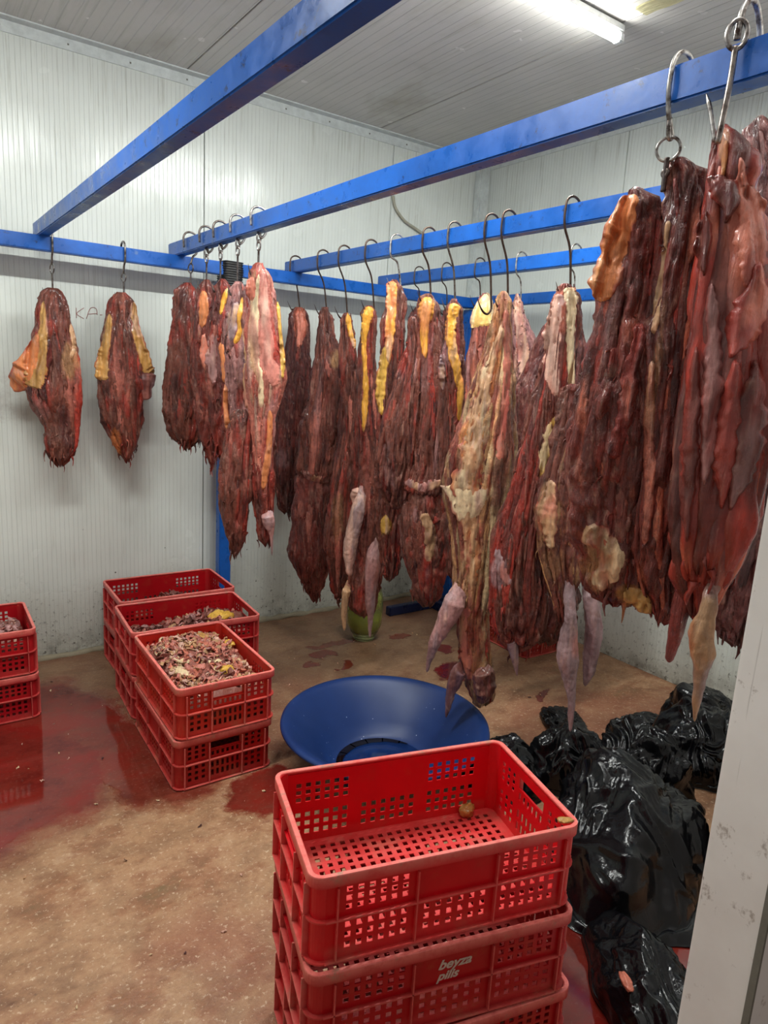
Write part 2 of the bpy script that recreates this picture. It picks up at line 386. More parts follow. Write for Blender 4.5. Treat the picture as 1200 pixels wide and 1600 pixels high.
# coving strips with rivets, corner chase
def coving(name,p0,p1,inward):
    bm=bmesh.new(); p0=Vector(p0);p1=Vector(p1);d=p1-p0;L=d.length;u=d.normalized();n=Vector(inward)
    R=Matrix((( u.x,n.x,0,0),(u.y,n.y,0,0),(0,0,1,0),(0,0,0,1)))
    mid=(p0+p1)/2
    add_box(bm,mid+n*.003+Vector((0,0,-.027)),(L,.006,.054),R); add_box(bm,mid+n*.028+Vector((0,0,-.003)),(L,.056,.006),R)
    k=0
    o=link(name,bm_mesh(name,bm),M['trim']); tag(o,kind='structure')
    bm=bmesh.new()
    while k*.28+.1<L:
        c=p0+u*(k*.28+.1)+n*.007+Vector((0,0,-.03)); add_box(bm,c,(.007,.004,.007),R); k+=1
    r=link('rivets',bm_mesh('rivets',bm),M['seal'],o); tag(r,kind='stuff')
coving('trim_1',(-4.7,0,H),(0,0,H),(0,-1,0)); coving('trim_2',(0,0,H),(0,-3.2,H),(-1,0,0))
chase=box_obj('trim_3',(-.045,-.03,H/2),(.09,.06,H-.06),M['trim'],None,.008); tag(chase,kind='structure')
cv=smooth_path([(-1.3*0-4.6,-.03,.012),(-3.4,-.035,.03),(-2.9,-.03,.012),(-2.0,-.04,.02),(-1.2,-.03,.012),(-.1,-.03,.02)],60)
cv=smooth_path(cv,260); cv[:,2]=.004+.012*noise(cv,(9,9,9)); cv[:,1]=-.006+.012*noise(cv,(14,9,9))
mt=tube_mesh('skirt',cv,.020+.008*noise(cv,(11,9,9)),8); sk=link('baseboard_back',mt,simple('mortar',lin((150,140,118)),.9)); tag(sk,kind='structure')
# pen writing KA on the back panel
def stroke(bm_pts): 
    P=[ony(x,y,-.0015) for x,y in bm_pts]; return P
strokes=[[(107,488),(110,497)],[(119,481),(119.5,497)],[(131,481),(120,490),(131,498)],[(135,498),(141,482),(150,482),(152,492)],[(137,491),(151,490)],[(156,492),(160,492)]]
V=[];Fq=[]
for s in strokes:
    me=tube_mesh('s',smooth_path(stroke(s),12),.0016,5); o=len(V); V+=[tuple(v.co) for v in me.vertices]; Fq+=[tuple(o+i for i in p.vertices) for p in me.polygons]
link('pen_writing',mesh_np('pen_writing',V,Fq),M['pen'],wb)
# loose cable on back wall
P=[ony(x,y,-.012) for x,y in [(614,306),(618,325),(632,345),(650,358),(668,372),(676,384)]]
tag(link('cable',tube_mesh('cable',smooth_path(P,30),.009,8),M['cable']),'pale grey cable drooping down the back wall above the rails','cable')

# ------------------------------------------------------------------ lamps
for i,(x0,x1,y,k) in enumerate(LAMPS):
    L=x1-x0; xc=(x0+x1)/2
    lb=['lit white ceiling tube lamp, its end in view at the top edge','lit ceiling tube lamp over the left of the room, out of the frame','added unseen fill lamp close inside the doorway, out of the frame'][i]
    r=empty('tube_lamp',(xc,y,H),0,lb,'lamp')
    box_obj('housing',(0,0,-.02),(L,.034,.03),M['lampbody'],r,.005)
    link('tube',tube_mesh('tube',[(-L/2+.03,0,-.06),(0,0,-.06),(L/2-.03,0,-.06)],.015,12),mat_tube(TUBE_E*k),r)
    for sx in(-1,1): box_obj('end_cap',(sx*(L/2-.015),0,-.055),(.03,.04,.035),M['lampbody'],r,.005)
    ld=bpy.data.lights.new('tube_light','AREA'); ld.shape='RECTANGLE'; ld.size=L-.06; ld.size_y=.04; ld.energy=LAMP_W*k; ld.color=(.97,1,.96)
    lo=bpy.data.objects.new('tube_light',ld); COL.objects.link(lo); lo.parent=r; lo.location=(0,0,-.078)
fm=bmesh.new(); add_box(fm,(0,0,0),(.07,.34,.008)); bmesh.ops.subdivide_edges(fm,edges=fm.edges[:],cuts=8,use_grid_fill=True)
for v in fm.verts: v.co.x+= .006*math.sin(v.co.y*37)+random.uniform(-.003,.003); v.co.z+=random.uniform(-.001,.001)
p=onz(1020,10,H-.02)
fo=link('foam_strip',bm_mesh('foam_strip',fm),M['foam']); fo.location=(p[0]-.0,p[1]-.12,H-.02); tag(fo,'torn yellowish foam strip stuck to the ceiling beside the lamp end','foam')

# ------------------------------------------------------------------ blue rack
XB,XA,XC,XD,XE=-2.807,-2.177,-1.511,-.864,-.30
ZT=2.179; ZW=2.114; BW=.05; BH=.065; YW=-.17
rk=empty('hanging_rack',(-1.9,-.12,0),0,'blue painted steel hanging rack of long beams resting on a rail along the back wall','rack')
def rel(c): return (c[0]+1.9,c[1]+.12,c[2])
box_obj('wall_beam',rel((-2.4,YW,ZW-BH/2)),(4.6,BW,BH),M['blue'],rk,.004)
for x in (XB,XA,XC,XD):
    box_obj('cross_beam',rel((x,-1.64,ZT-BH/2)),(BW,3.14,BH),M['blue'],rk,.004)
box_obj('side_beam',rel((XE+.1,-1.65,ZW-BH/2)),(BW,3.08,BH),M['blue'],rk,.004)
box_obj('post',rel((-1.90,-.10,1.02)),(.07,.06,2.04),M['blue'],rk,.004)
box_obj('post',rel((-.16,-.14,1.02)),(.07,.07,2.04),M['blue'],rk,.004)
box_obj('foot_rail',rel((-.50,-.28,.03)),(.62,.05,.06),mat_blue('dark_blue_enamel',(14,30,66)),rk,.004)
box_obj('foot_rail',rel((-.42,-.40,.03)),(.05,.30,.06),bpy.data.materials['dark_blue_enamel'],rk,.004)
# black wrapping round the top of the post
V=[];
a=np.linspace(0,2*math.pi,40,endpoint=False); zz=np.linspace(0,.14,44)
A,Z=np.meshgrid(a,zz); rr=.055+.006*np.abs(np.sin(Z*260))+.006*noise(np.stack([np.cos(A)*3,np.sin(A)*3,Z*30],-1))
X=np.sign(np.cos(A))*np.abs(np.cos(A))**.6*rr; Y=np.sign(np.sin(A))*np.abs(np.sin(A))**.6*rr
Vv=np.stack([X,Y,Z],-1).reshape(-1,3); Fq=[(i*40+k,i*40+(k+1)%40,(i+1)*40+(k+1)%40,(i+1)*40+k) for i in range(43) for k in range(40)]
wo=link('tape_wrap',mesh_np('tape_wrap',Vv,Fq),M['tape'],rk); wo.location=rel((-1.90,-.16,1.98)); tag(wo,'black tape wound round the top of the post')

# ------------------------------------------------------------------ crates
def holes_panel(bm, L, Hh, holes, th, org, ex, ez, en):
    """sheet in the ex/ez plane with rectangular openings; en = outward normal, th = thickness"""
    xs_=sorted({round(v,5) for h in holes for v in (h[0],h[1])}|{0,round(L,5)}); zs_=sorted({round(v,5) for h in holes for v in (h[2],h[3])}|{0,round(Hh,5)})
    org=Vector(org);ex=Vector(ex);ez=Vector(ez);en=Vector(en)
    nx,nz=len(xs_)-1,len(zs_)-1
    solid=[[True]*nz for _ in range(nx)]
    for i in range(nx):
        for j in range(nz):
            cx_=(xs_[i]+xs_[i+1])/2; cz_=(zs_[j]+zs_[j+1])/2
            for h in holes:
                if h[0]<cx_<h[1] and h[2]<cz_<h[3]: solid[i][j]=False
    cache={}
    def vt(i,j,s):
        k=(i,j,s)
        if k not in cache: cache[k]=bm.verts.new(org+ex*xs_[i]+ez*zs_[j]+en*(th if s else 0))
        return cache[k]
    for i in range(nx):
        for j in range(nz):
            if not solid[i][j]: continue
            bm.faces.new((vt(i,j,1),vt(i+1,j,1),vt(i+1,j+1,1),vt(i,j+1,1)))
            bm.faces.new((vt(i,j,0),vt(i,j+1,0),vt(i+1,j+1,0),vt(i+1,j,0)))
            for di,dj,e in ((-1,0,((i,j),(i,j+1))),(1,0,((i+1,j+1),(i+1,j))),(0,-1,((i+1,j),(i,j))),(0,1,((i,j+1),(i+1,j+1)))):
                a_,b_=i+di,j+dj
                if a_<0 or b_<0 or a_>=nx or b_>=nz or not solid[a_][b_]:
                    bm.faces.new((vt(*e[0],0),vt(*e[1],0),vt(*e[1],1),vt(*e[0],1)))
def grid_holes(x0,x1,z0,z1,nx,nz,w,h):
    out=[]
    for i in range(nx):
        for j in range(nz):
            cx_=x0+(i+.5)*(x1-x0)/nx; cz_=z0+(j+.5)*(z1-z0)/nz; out.append((cx_-w/2,cx_+w/2,cz_-h/2,cz_+h/2))
    return out
CL,CW,CH=.60,.40,.207
INX,INY=CL/2-.012,CW/2-.012; RC=.022
def scuff(me,val):
    a=me.attributes.new('scuff','FLOAT','POINT'); a.data.foreach_set('value',np.array([val(v.co) for v in me.vertices],dtype=np.float32))
CRATE={}
def crate_meshes():
    # long side, outward normal -y at y=-INY ; built in local frame then mirrored by rotation
    Ls=2*(INX-RC)
    def side():
        bm=bmesh.new(); hs=[]
        sec=[(.035,.175),(.20,.352),(.377,.517)]
        for k,(a_,b_) in enumerate(sec):
            hs+=grid_holes(a_,b_,.020,.092,6,3,.0125,.0135)
            if k!=1: hs+=grid_holes(a_,b_,.112,.172,6,3,.0125,.0125)
        holes_panel(bm,Ls,CH-.012,hs,.003,(-Ls/2,0,.002),(1,0,0),(0,0,1),(0,-1,0))
        for x in (.022,.187,.365,.530): add_box(bm,(-Ls/2+x,-.0075,.09),(.003,.012,.17))
        add_box(bm,(0,-.0075,.102),(Ls,.012,.0035)); add_box(bm,(0,-.0075,.006),(Ls,.012,.004))
        me=bm_mesh('side_panel',bm); scuff(me,lambda c: .45 if c.y<-.010 else (.12 if c.z<.03 else 0)); return me
    def end():
        We=2*(INY-RC); bm=bmesh.new(); hs=[]
        hs+=grid_holes(.012,.092,.112,.172,3,3,.013,.0125)+grid_holes(We-.092,We-.012,.112,.172,3,3,.013,.0125)
        hs+=grid_holes(.012,.092,.020,.092,3,3,.013,.0135)+grid_holes(We-.092,We-.012,.020,.092,3,3,.013,.0135)
        hs+=grid_holes(.105,We-.105,.022,.090,6,2,.010,.024)
        hs+=[(We/2-.058,We/2+.058,.142,.172)]
        hs+=grid_holes(We/2-.06,We/2+.06,.110,.134,6,1,.010,.020)
        holes_panel(bm,We,CH-.012,hs,.003,(-We/2,0,.002),(1,0,0),(0,0,1),(0,-1,0))
        for x in (.004,.100,We-.100,We-.004): add_box(bm,(-We/2+x,-.0085,.09),(.004,.014,.17))
        add_box(bm,(0,-.0085,.102),(We,.014,.004)); add_box(bm,(0,-.0085,.006),(We,.014,.004)); add_box(bm,(0,-.006,.178),(.14,.010,.004)); add_box(bm,(0,-.006,.137),(.14,.008,.003))
        me=bm_mesh('end_panel',bm); scuff(me,lambda c: .6 if c.y<-.011 else (.12 if c.z<.03 else 0)); return me
    def rounded(hx,hy,r,n=6):
        P=[]
        for (sx,sy,a0) in ((1,1,0),(-1,1,90),(-1,-1,180),(1,-1,270)):
            for k in range(n+1):
                a_=math.radians(a0+90*k/n); P.append(((hx-r)*sx+r*math.cos(a_),(hy-r)*sy+r*math.sin(a_)))
        return P
    def rim():
        prof=[(-.012,CH-.002,.6),(-.010,CH,1),(-.001,CH,1),(0,CH-.002,.9),(0,CH-.026,.1),(-.002,CH-.027,.1),(-.009,CH-.026,.05),(-.0095,CH-.005,.1),(-.012,CH-.006,.2)]
        V=[];Fq=[];S=[];R=None
        for (o,z,s) in prof:
            ring=rounded(CL/2+o,CW/2+o,.030+o)
            V+=[(x,y,z) for x,y in ring]; S+=[s]*len(ring); R=len(ring)
        n=len(prof)
        for i in range(n):
            j=(i+1)%n
            for k in range(R):
                l=(k+1)%R; Fq.append((i*R+k,i*R+l,j*R+l,j*R+k))
        me=mesh_np('rim',V,Fq,False); a=me.attributes.new('scuff','FLOAT','POINT'); a.data.foreach_set('value',np.array(S,dtype=np.float32)); return me
    def corner():
        bm=bmesh.new(); n=6
        rings=[]
        for r_ in (RC,RC+.003):
            for z in (.002,CH-.004):
                rings.append([bm.verts.new((INX-RC+r_*math.cos(math.pi/2*k/n),INY-RC+r_*math.sin(math.pi/2*k/n),z)) for k in range(n+1)])
        for a_,b_ in ((0,1),(2,3),(1,3),(0,2)):
            for k in range(n): bm.faces.new((rings[a_][k],rings[a_][k+1],rings[b_][k+1],rings[b_][k]))
        for z in (.006,.102):
            vs=[]
            for r_,zz_ in ((RC+.002,z-.002),(RC+.012,z-.002),(RC+.012,z+.002),(RC+.002,z+.002)):
                vs.append([bm.verts.new((INX-RC+r_*math.cos(math.pi/2*k/n),INY-RC+r_*math.sin(math.pi/2*k/n),zz_)) for k in range(n+1)])
            for q_ in range(4):
                for k in range(n): bm.faces.new((vs[q_][k],vs[q_][k+1],vs[(q_+1)%4][k+1],vs[(q_+1)%4][k]))
        me=bm_mesh('corner',bm); scuff(me,lambda c: .3 if (abs(c.z-.006)<.003 or abs(c.z-.102)<.003) else .05); return me
    def base():
        bm=bmesh.new(); hs=grid_holes(.02,2*INX-.02,.02,2*INY-.02,22,14,.012,.013)
        holes_panel(bm,2*INX,2*INY,hs,.003,(-INX,-INY,.003),(1,0,0),(0,1,0),(0,0,1))
        me=bm_mesh('base',bm); scuff(me,lambda c:.3); return me
    CRATE.update(side=side(),end=end(),rim=rim(),corner=corner(),base=base())
    for k in CRATE.values(): k.materials.append(M['crate'])
crate_meshes()
GROUPC={}
def crate(x,y,z,ang,label,group,col=(196,18,26),grime=.3,sc=(1,1,1)):
    r=empty('plastic_crate',(x,y,z),ang,label,'crate',group)
    c=(*lin(col),1)
    def part(nm,me,loc=(0,0,0),rz=0):
        o=link(nm,me,None,r); o.location=loc; o.rotation_euler=(0,0,rz); o.color=c; o['grime']=grime; return o
    part('side_panel',CRATE['side'],(0,-INY+.0,0)); part('side_panel',CRATE['side'],(0,INY,0),math.pi)
    part('end_panel',CRATE['end'],(INX,0,0),math.pi/2); part('end_panel',CRATE['end'],(-INX,0,0),-math.pi/2)
    part('rim',CRATE['rim']); part('base',CRATE['base'])
    for (sx,sy) in ((1,1),(-1,1),(-1,-1),(1,-1)):
        o=part('corner_post',CRATE['corner'],(0,0,0)); 
        if sx*sy<0: 
            o.scale=(sx,sy,1)
        else: o.rotation_euler=(0,0,0 if sx>0 else math.pi)
    r.scale=sc; return r
R15=math.radians(-15.2)
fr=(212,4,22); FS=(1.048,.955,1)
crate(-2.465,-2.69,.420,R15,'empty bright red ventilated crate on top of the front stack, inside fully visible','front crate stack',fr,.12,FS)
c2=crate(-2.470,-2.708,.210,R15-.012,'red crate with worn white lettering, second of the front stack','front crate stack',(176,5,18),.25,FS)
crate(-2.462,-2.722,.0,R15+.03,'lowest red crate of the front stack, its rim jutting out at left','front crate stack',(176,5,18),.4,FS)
# worn lettering on the second crate
def text_mesh(body,size):
    cu=bpy.data.curves.new('txt','FONT'); cu.body=body; cu.size=size; cu.shear=.35; cu.extrude=.0002; cu.offset=.0009
    o=bpy.data.objects.new('txt',cu); COL.objects.link(o); dg=bpy.context.evaluated_depsgraph_get(); me=bpy.data.meshes.new_from_object(o.evaluated_get(dg)); bpy.data.objects.remove(o); return me
for body,x,z,s in (('beyza',-.024,.140,.033),('pilis',-.024,.113,.030)):
    me=text_mesh(body,s); o=link('lettering',me,M['print'],c2); o.location=(x,-INY-.0037,z); o.rotation_euler=(math.pi/2,math.radians(0),0)
    tag(o,'worn cream lettering on the crate front')
mid=(166,18,16)
A1=math.radians(88.6)
crate(-2.445,-1.197,.0,A1,'orange-red crate under the scrap crate nearest the camera, its handle slot showing','middle crate stacks',mid,.45)
crate(-2.440,-1.200,.210,A1+.008,'orange-red crate filled to the rim with pale meat scraps','middle crate stacks',(186,34,22),.45)
for nm,(x,y,a,g) in {'second':(-2.325,-.695,-.05,.2),'back':(-2.272,-.262,-.01,.2)}.items():
    w_='behind the scrap crate' if nm=='second' else 'against the back wall by the blue post'
    crate(x,y,0,a,'lower red crate of the stack %s'%w_,'middle crate stacks',(160,8,18),g)
    crate(x,y-.004,.210,a-.01,('red crate holding dark meat and yellow fat, top of the stack %s' if nm=='second' else 'red crate with a little dark meat, %s')%w_,'middle crate stacks',(166,9,20),g)
crate(-3.268,-.440,0,-.01,'lower red crate of the stack cut off by the left edge','left crate stack',(160,8,22),.15)
crate(-3.270,-.436,.210,-.02,'upper red crate at the left edge with meat inside','left crate stack',(166,8,22),.15)
crate(-.30,-.95,0,math.radians(88),'small glimpse of a red crate on the floor behind the hanging meat','crate behind the meat',(150,30,26),.5)

# ------------------------------------------------------------------ meat scraps in the crates
PAL=dict(shank=(146,108,106),dark=(78,36,34),brown=(124,70,58),deep=(120,54,46),red=(158,60,50),wine=(98,48,44),pink=(186,112,98),pale=(214,168,148),cream=(226,200,158),yellow=(222,172,66),gold=(232,164,40),orange=(226,134,74),grey=(158,128,130),violet=(128,92,98),tan=(196,150,108),salmon=(206,116,92),mauve=(170,122,118),ochre=(190,140,70))
PL={k:np.array(lin(v)) for k,v in PAL.items()}
def ribbon(c, s, col, V, Fq, T, flat=.6):
    nu,nv=5,9; o=len(V); sc_=np.random.uniform(.5,1.4)
    U,W=np.meshgrid(np.linspace(-1,1,nv),np.linspace(-1,1,nu)); wd=.35*(1-.5*np.abs(U)**2)
    P=np.stack([U*s*sc_,W*s*wd,0*U],-1); n_=np.random.uniform(0,50)
    P[...,2]+=s*.9*noise(P/s+n_,(1.1,1.6,1)); P[...,1]+=s*.6*noise(P/s+n_+9,(1.2,1.0,1)); P[...,0]*=(1-.2*noise(P/s+n_+4))
    R=Matrix.Rotation(random.uniform(0,6.28),3,'Z')@Matrix.Rotation(random.uniform(-flat,flat),3,'X')@Matrix.Rotation(random.uniform(-flat,flat),3,'Y')
    P=P.reshape(-1,3)@np.array(R).T+np.array(c); th=s*.16
    Q=P+np.array(R)[:,2]*th
    allP=np.concatenate([P,Q]); V.extend(allP.tolist())
    for i in range(nu-1):
        for j in range(nv-1):
            a_=o+i*nv+j; n2=nu*nv
            Fq.append((a_,a_+nv,a_+nv+1,a_+1)); Fq.append((a_+n2,a_+1+n2,a_+nv+1+n2,a_+nv+n2))
    per=[i for i in range(nv)]+[k*nv+nv-1 for k in range(1,nu)]+[(nu-1)*nv+j for j in range(nv-2,-1,-1)]+[k*nv for k in range(nu-2,0,-1)]
    n2=nu*nv
    for k in range(len(per)):
        a_,b_=per[k],per[(k+1)%len(per)]; Fq.append((o+a_,o+b_,o+b_+n2,o+a_+n2))
    T.extend([col]*len(allP))
def scraps(loc,ang,hf,n,cols,wts,s,label,x0=-.27,x1=.27,hmin=.02):
    V=[];Fq=[];T=[]
    # body of the heap
    g=40; X,Y=np.meshgrid(np.linspace(x0,x1,g),np.linspace(-.17,.17,28)); Z=np.vectorize(hf)(X,Y)
    B=np.stack([X,Y,Z],-1); B[...,2]+=.012*noise(B,(30,30,1))
    V.extend(B.reshape(-1,3).tolist()); base=PL['brown']*.6+PL['pink']*.35
    T.extend([base]*(g*28))
    for i in range(27):
        for j in range(g-1): Fq.append((i*g+j,i*g+j+1,(i+1)*g+j+1,(i+1)*g+j))
    # closed underside
    o=len(V); Bz=B.copy(); Bz[...,2]=.007; V.extend(Bz.reshape(-1,3).tolist()); T.extend([base]*(g*28))
    for i in range(27):
        for j in range(g-1): Fq.append((o+i*g+j,o+(i+1)*g+j,o+(i+1)*g+j+1,o+i*g+j+1))
    per=[(0,j) for j in range(g)]+[(i,g-1) for i in range(1,28)]+[(27,j) for j in range(g-2,-1,-1)]+[(i,0) for i in range(26,0,-1)]
    for k in range(len(per)):
        a_=per[k][0]*g+per[k][1]; b2=per[(k+1)%len(per)]; b_=b2[0]*g+b2[1]; Fq.append((a_,a_+o,b_+o,b_))
    for k in range(n):
        x=random.uniform(x0+.02,x1-.02); y=random.uniform(-.155,.155); z=hf(x,y)
        if z<hmin: continue
        cn=random.choices(cols,wts)[0]; col=PL[cn]*random.uniform(.75,1.2)
        ribbon((x,y,z+random.uniform(-.002,.014)),random.uniform(.6,1.3)*s,col,V,Fq,T)
    me=mesh_np('meat_scraps',V,Fq,True,np.array(T)); o=link('meat_scraps',me,M['fat']); o.location=loc; o.rotation_euler=(0,0,ang)
    tag(o,label,'meat scraps',None,'stuff')
def chunk(loc,s,cn,label,grp='yellow fat lumps in the crates'):
    n=26; a=np.linspace(0,2*math.pi,n,endpoint=False); b=np.linspace(.05,math.pi-.05,14)
    A,B=np.meshgrid(a,b); P=np.stack([np.cos(A)*np.sin(B),np.sin(A)*np.sin(B),np.cos(B)],-1)
    P*=(1+.35*noise(P*1.4+loc[0]*9)[...,None]+.18*ridged(P,(3,3,3),loc[1]*7)[...,None]); P=P*np.array(s)
    Fq=[(i*n+k,i*n+(k+1)%n,(i+1)*n+(k+1)%n,(i+1)*n+k) for i in range(13) for k in range(n)]
    Fq+=[tuple(range(n))[::-1],tuple(13*n+k for k in range(n))]
    T=np.tile(PL[cn],(n*14,1)); o=link('fat_lump',mesh_np('fat_lump',P.reshape(-1,3),Fq,True,T),M['fat']); o.location=loc; o.rotation_euler=(0,0,random.uniform(0,6)); tag(o,label,'meat',grp)
scraps((-2.440,-1.200,.213),A1,lambda x,y:.162+.018*math.sin(x*9+1)+.012*math.cos(y*17)-.25*max(0,abs(y)-.13),520,['pink','mauve','tan','cream','brown','salmon','pale'],[7,1.5,6,1.2,2,4,4],.022,'pale pink meat scraps heaped in the orange-red crate',-.275,.275)
scraps((-2.325,-.699,.213),-.06,lambda x,y:.085+.06*math.exp(-((x-.13)/.14)**2-(y/.2)**2),260,['brown','pink','mauve','tan','deep'],[4,3,3,1,3],.028,'dark meat pieces lying in the crate behind the scrap crate')
scraps((-2.272,-.266,.213),-.02,lambda x,y:.03+.10*math.exp(-((x-.02)/.13)**2-(y/.12)**2),200,['brown','mauve','pink','deep'],[4,3,2,3],.028,'small heap of dark meat in the crate against the back wall',-.2,.25,.06)
scraps((-3.270,-.436,.213),-.02,lambda x,y:.10+.03*math.sin(x*8),220,['brown','mauve','pink','pale'],[4,3,3,1],.03,'meat pieces in the crate at the left edge')
chunk((-2.40,-1.34,.388),(.035,.026,.014),'yellow','yellow fat lump among the pale scraps, nearest the crate front')
chunk((-2.28,-1.10,.386),(.030,.022,.014),'yellow','small yellow fat lump at the right side of the pale scraps')
chunk((-2.36,-.99,.388),(.045,.028,.016),'ochre','ochre fat piece at the far end of the pale scraps')
chunk((-2.555,-1.28,.386),(.022,.04,.012),'cream','cream fat strip along the left side of the pale scraps')
chunk((-2.17,-.72,.362),(.055,.040,.030),'yellow','large yellow fat piece in the crate behind the scrap crate')
chunk((-2.09,-.70,.345),(.05,.05,.022),'brown','dark meat lump beside the large yellow fat piece')
chunk((-2.21,-2.585,.440),(.022,.018,.014),'ochre','small ochre crumb in the far corner of the empty top crate','crumbs on the empty crate')
chunk((-2.235,-2.925,.629),(.016,.010,.004),'ochre','ochre crumb on the front right rim corner of the top crate','crumbs on the empty crate')

# ------------------------------------------------------------------ basin, jar
prof=[(.0,.012),(.10,.012),(.185,.014),(.215,.028),(.25,.07),(.31,.135),(.375,.195),(.392,.206),(.408,.210),(.422,.207),(.424,.198),(.418,.195),(.405,.196),(.385,.188),(.315,.125),(.255,.06),(.222,.012),(.205,.0),(.0,.0)]
bs=empty('wash_basin',(-1.868,-1.735,.002),0,'wide blue plastic basin with a little dark water on the floor','basin')
link('bowl',lathe('bowl',prof,96),M['basin'],bs)
link('water',lathe('water',[(0,.0165),(.10,.0165),(.19,.0165),(.191,.015)],64),M['oilwater'],bs)
V=[];Fq=[];k=40
for i in range(k+1):
    a=math.radians(20+150*i/k); wd=.030*math.sin(math.pi*i/k)**.6+.002
    for r in (.188-wd,.192): V.append((r*math.cos(a+.1*math.sin(i)),r*math.sin(a+.1*math.sin(i)),.0185))
for i in range(k): Fq.append((2*i,2*i+1,2*i+3,2*i+2))
link('dark_sediment',mesh_np('dark_sediment',V,Fq,False),M['blood'],bs)
jr=empty('jar',(-1.17,-.535,0),0,'rounded plastic jar half full of yellow liquid behind the hanging meat','jar')
link('jar_body',lathe('jar_body',[(0,.002),(.062,.002),(.068,.014),(.062,.024),(.085,.05),(.105,.10),(.108,.20),(.104,.28),(.085,.33),(.062,.345),(.062,.365),(.058,.365),(.058,.343),(.082,.326),(.101,.28),(.104,.20),(.101,.10),(.082,.053),(.05,.03),(0,.03)],56),M['glass'],jr)
link('liquid',lathe('liquid',[(0,.032),(.048,.032),(.080,.055),(.099,.10),(.1015,.165),(.0,.166)],56),M['liquid'],jr)
a=np.linspace(0,2*math.pi,60,endpoint=False); b=np.linspace(.02,math.pi-.02,40); A,B=np.meshgrid(a,b); P=np.stack([np.cos(A)*np.sin(B),np.sin(A)*np.sin(B),np.cos(B)],-1)
P*=(.82+.28*ridged(P,(2.5,2.5,2.5))[...,None]*.5+.1*ridged(P,(6,6,6))[...,None]); P=P*np.array([.095,.095,.085])+np.array([0,0,.245])
link('film',mesh_np('film',P.reshape(-1,3),[(i*60+k,i*60+(k+1)%60,(i+1)*60+(k+1)%60,(i+1)*60+k) for i in range(39) for k in range(60)]),M['film'],jr)

# ------------------------------------------------------------------ black bags
def bag(x,y,rx,ry,h,label,seed=0,rot=0,knot=True,sharp=1.0,lean=(0,0),group='black rubbish bags',name='rubbish_bag',tassel=False):
    nu,nv=150,76; a=np.linspace(0,2*math.pi,nu,endpoint=False); b=np.linspace(0.0,1,nv)
    A,B=np.meshgrid(a,b)             # b: 0 top -> 1 bottom
    th=B*math.pi*.5*1.12
    zz=np.cos(th); sn=np.sin(th)
    D=np.stack([sn*np.cos(A),sn*np.sin(A),zz],-1)
    rs=np.random.RandomState(int(seed*13+5))
    # slack plastic: a few dozen flat facets meeting in soft creases
    nn=rs.normal(size=(44,3)); nn[:,2]=np.abs(nn[:,2])*.9; nn/=np.linalg.norm(nn,axis=1)[:,None]; hh=rs.uniform(.62,1.12,44)
    Dw=D+.10*np.stack([noise(D,(2,2,2),seed),noise(D,(2,2,2),seed+5),noise(D,(2,2,2),seed+9)],-1)
    dt=np.maximum(Dw@nn.T,.05); R_=-np.log(np.exp(-26*np.minimum(hh/dt,1.6)).sum(-1))/26
    R_=np.clip(R_,.3,1.5)
    ax=rs.uniform(0,math.pi); U_=D[...,0]*math.cos(ax)+D[...,1]*math.sin(ax); W_=-D[...,0]*math.sin(ax)+D[...,1]*math.cos(ax)
    Q_=np.stack([U_+.25*noise(D,(1.6,1.6,1.6),seed+2),W_+.25*noise(D,(1.6,1.6,1.6),seed+3),D[...,2]],-1)
    w1=ridged(Q_,(4.6,1.2,1.6),seed+.4); w2=ridged(Q_,(2,6,2.5),seed+6.4); w3=ridged(D,(19,15,12),seed*1.1)
    g1=np.clip(noise(D,(1.7,1.7,1.7),seed+8)*2+.5,0,1); env=np.sin(np.clip(B+.02,0,1)*math.pi)**.4
    s1=np.sign(w1)*np.abs(w1)**1.4; s2=np.sign(w2)*np.abs(w2)**1.4
    disp=R_+sharp*(.085*s1*g1+.060*s2*(1-g1)+.008*w3)*env
    X=rx*1.12*D[...,0]*disp; Y=ry*1.12*D[...,1]*disp; Z=h*np.clip(zz,0,1)**.85*disp*1.1+.02
    Z=np.where(B>.93,Z*(1-B)/.07,Z)+.004
    Z=np.maximum(Z,.003)
    X=X+lean[0]*Z; Y=Y+lean[1]*Z
    V=np.stack([X,Y,Z],-1).reshape(-1,3)
    Fq=[(i*nu+k,(i+1)*nu+k,(i+1)*nu+(k+1)%nu,i*nu+(k+1)%nu) for i in range(nv-1) for k in range(nu)]; Fq.append(tuple((nv-1)*nu+k for k in range(nu)))
    r=empty(name,(x,y,0),rot,label,'bag',group)
    link('sack',mesh_np('sack',V,Fq),M['bag'],r)
    if knot:
        n=60; q_=np.linspace(0,1,16); A2,Q=np.meshgrid(np.linspace(0,2*math.pi,n,endpoint=False),q_)
        rr=(.02+.055*Q**1.5)*(1+.35*np.sin(A2*9+seed)*Q+.2*noise(np.stack([np.cos(A2)*3,np.sin(A2)*3,Q*2],-1),off=seed)); top=V[:,2].max()
        Vk=np.stack([rr*np.cos(A2)+lean[0]*top,rr*np.sin(A2)+lean[1]*top,top-.02+Q*.055*(1+.25*np.sin(A2*5+seed))],-1).reshape(-1,3)
        o=link('gathered_neck',mesh_np('gathered_neck',Vk,[(i*n+k,i*n+(k+1)%n,(i+1)*n+(k+1)%n,(i+1)*n+k) for i in range(15) for k in range(n)]),M['bag'],r)
    return r
bag(-1.50,-2.64,.35,.31,.36,'largest glossy black bag, beside the front crate stack',1,.4,False,1.0,(.1,.1))
bag(-1.92,-3.03,.25,.16,.15,'black bag at the bottom edge by the door jamb with a pink scrap on it',5,1.2,False,.7)
bag(-1.50,-2.06,.20,.16,.20,'low black bag just behind the blue basin and top crate',3,.2,False)
bag(-1.27,-2.20,.21,.17,.25,'crumpled black bag behind the right end of the top crate',8,2.2,False)
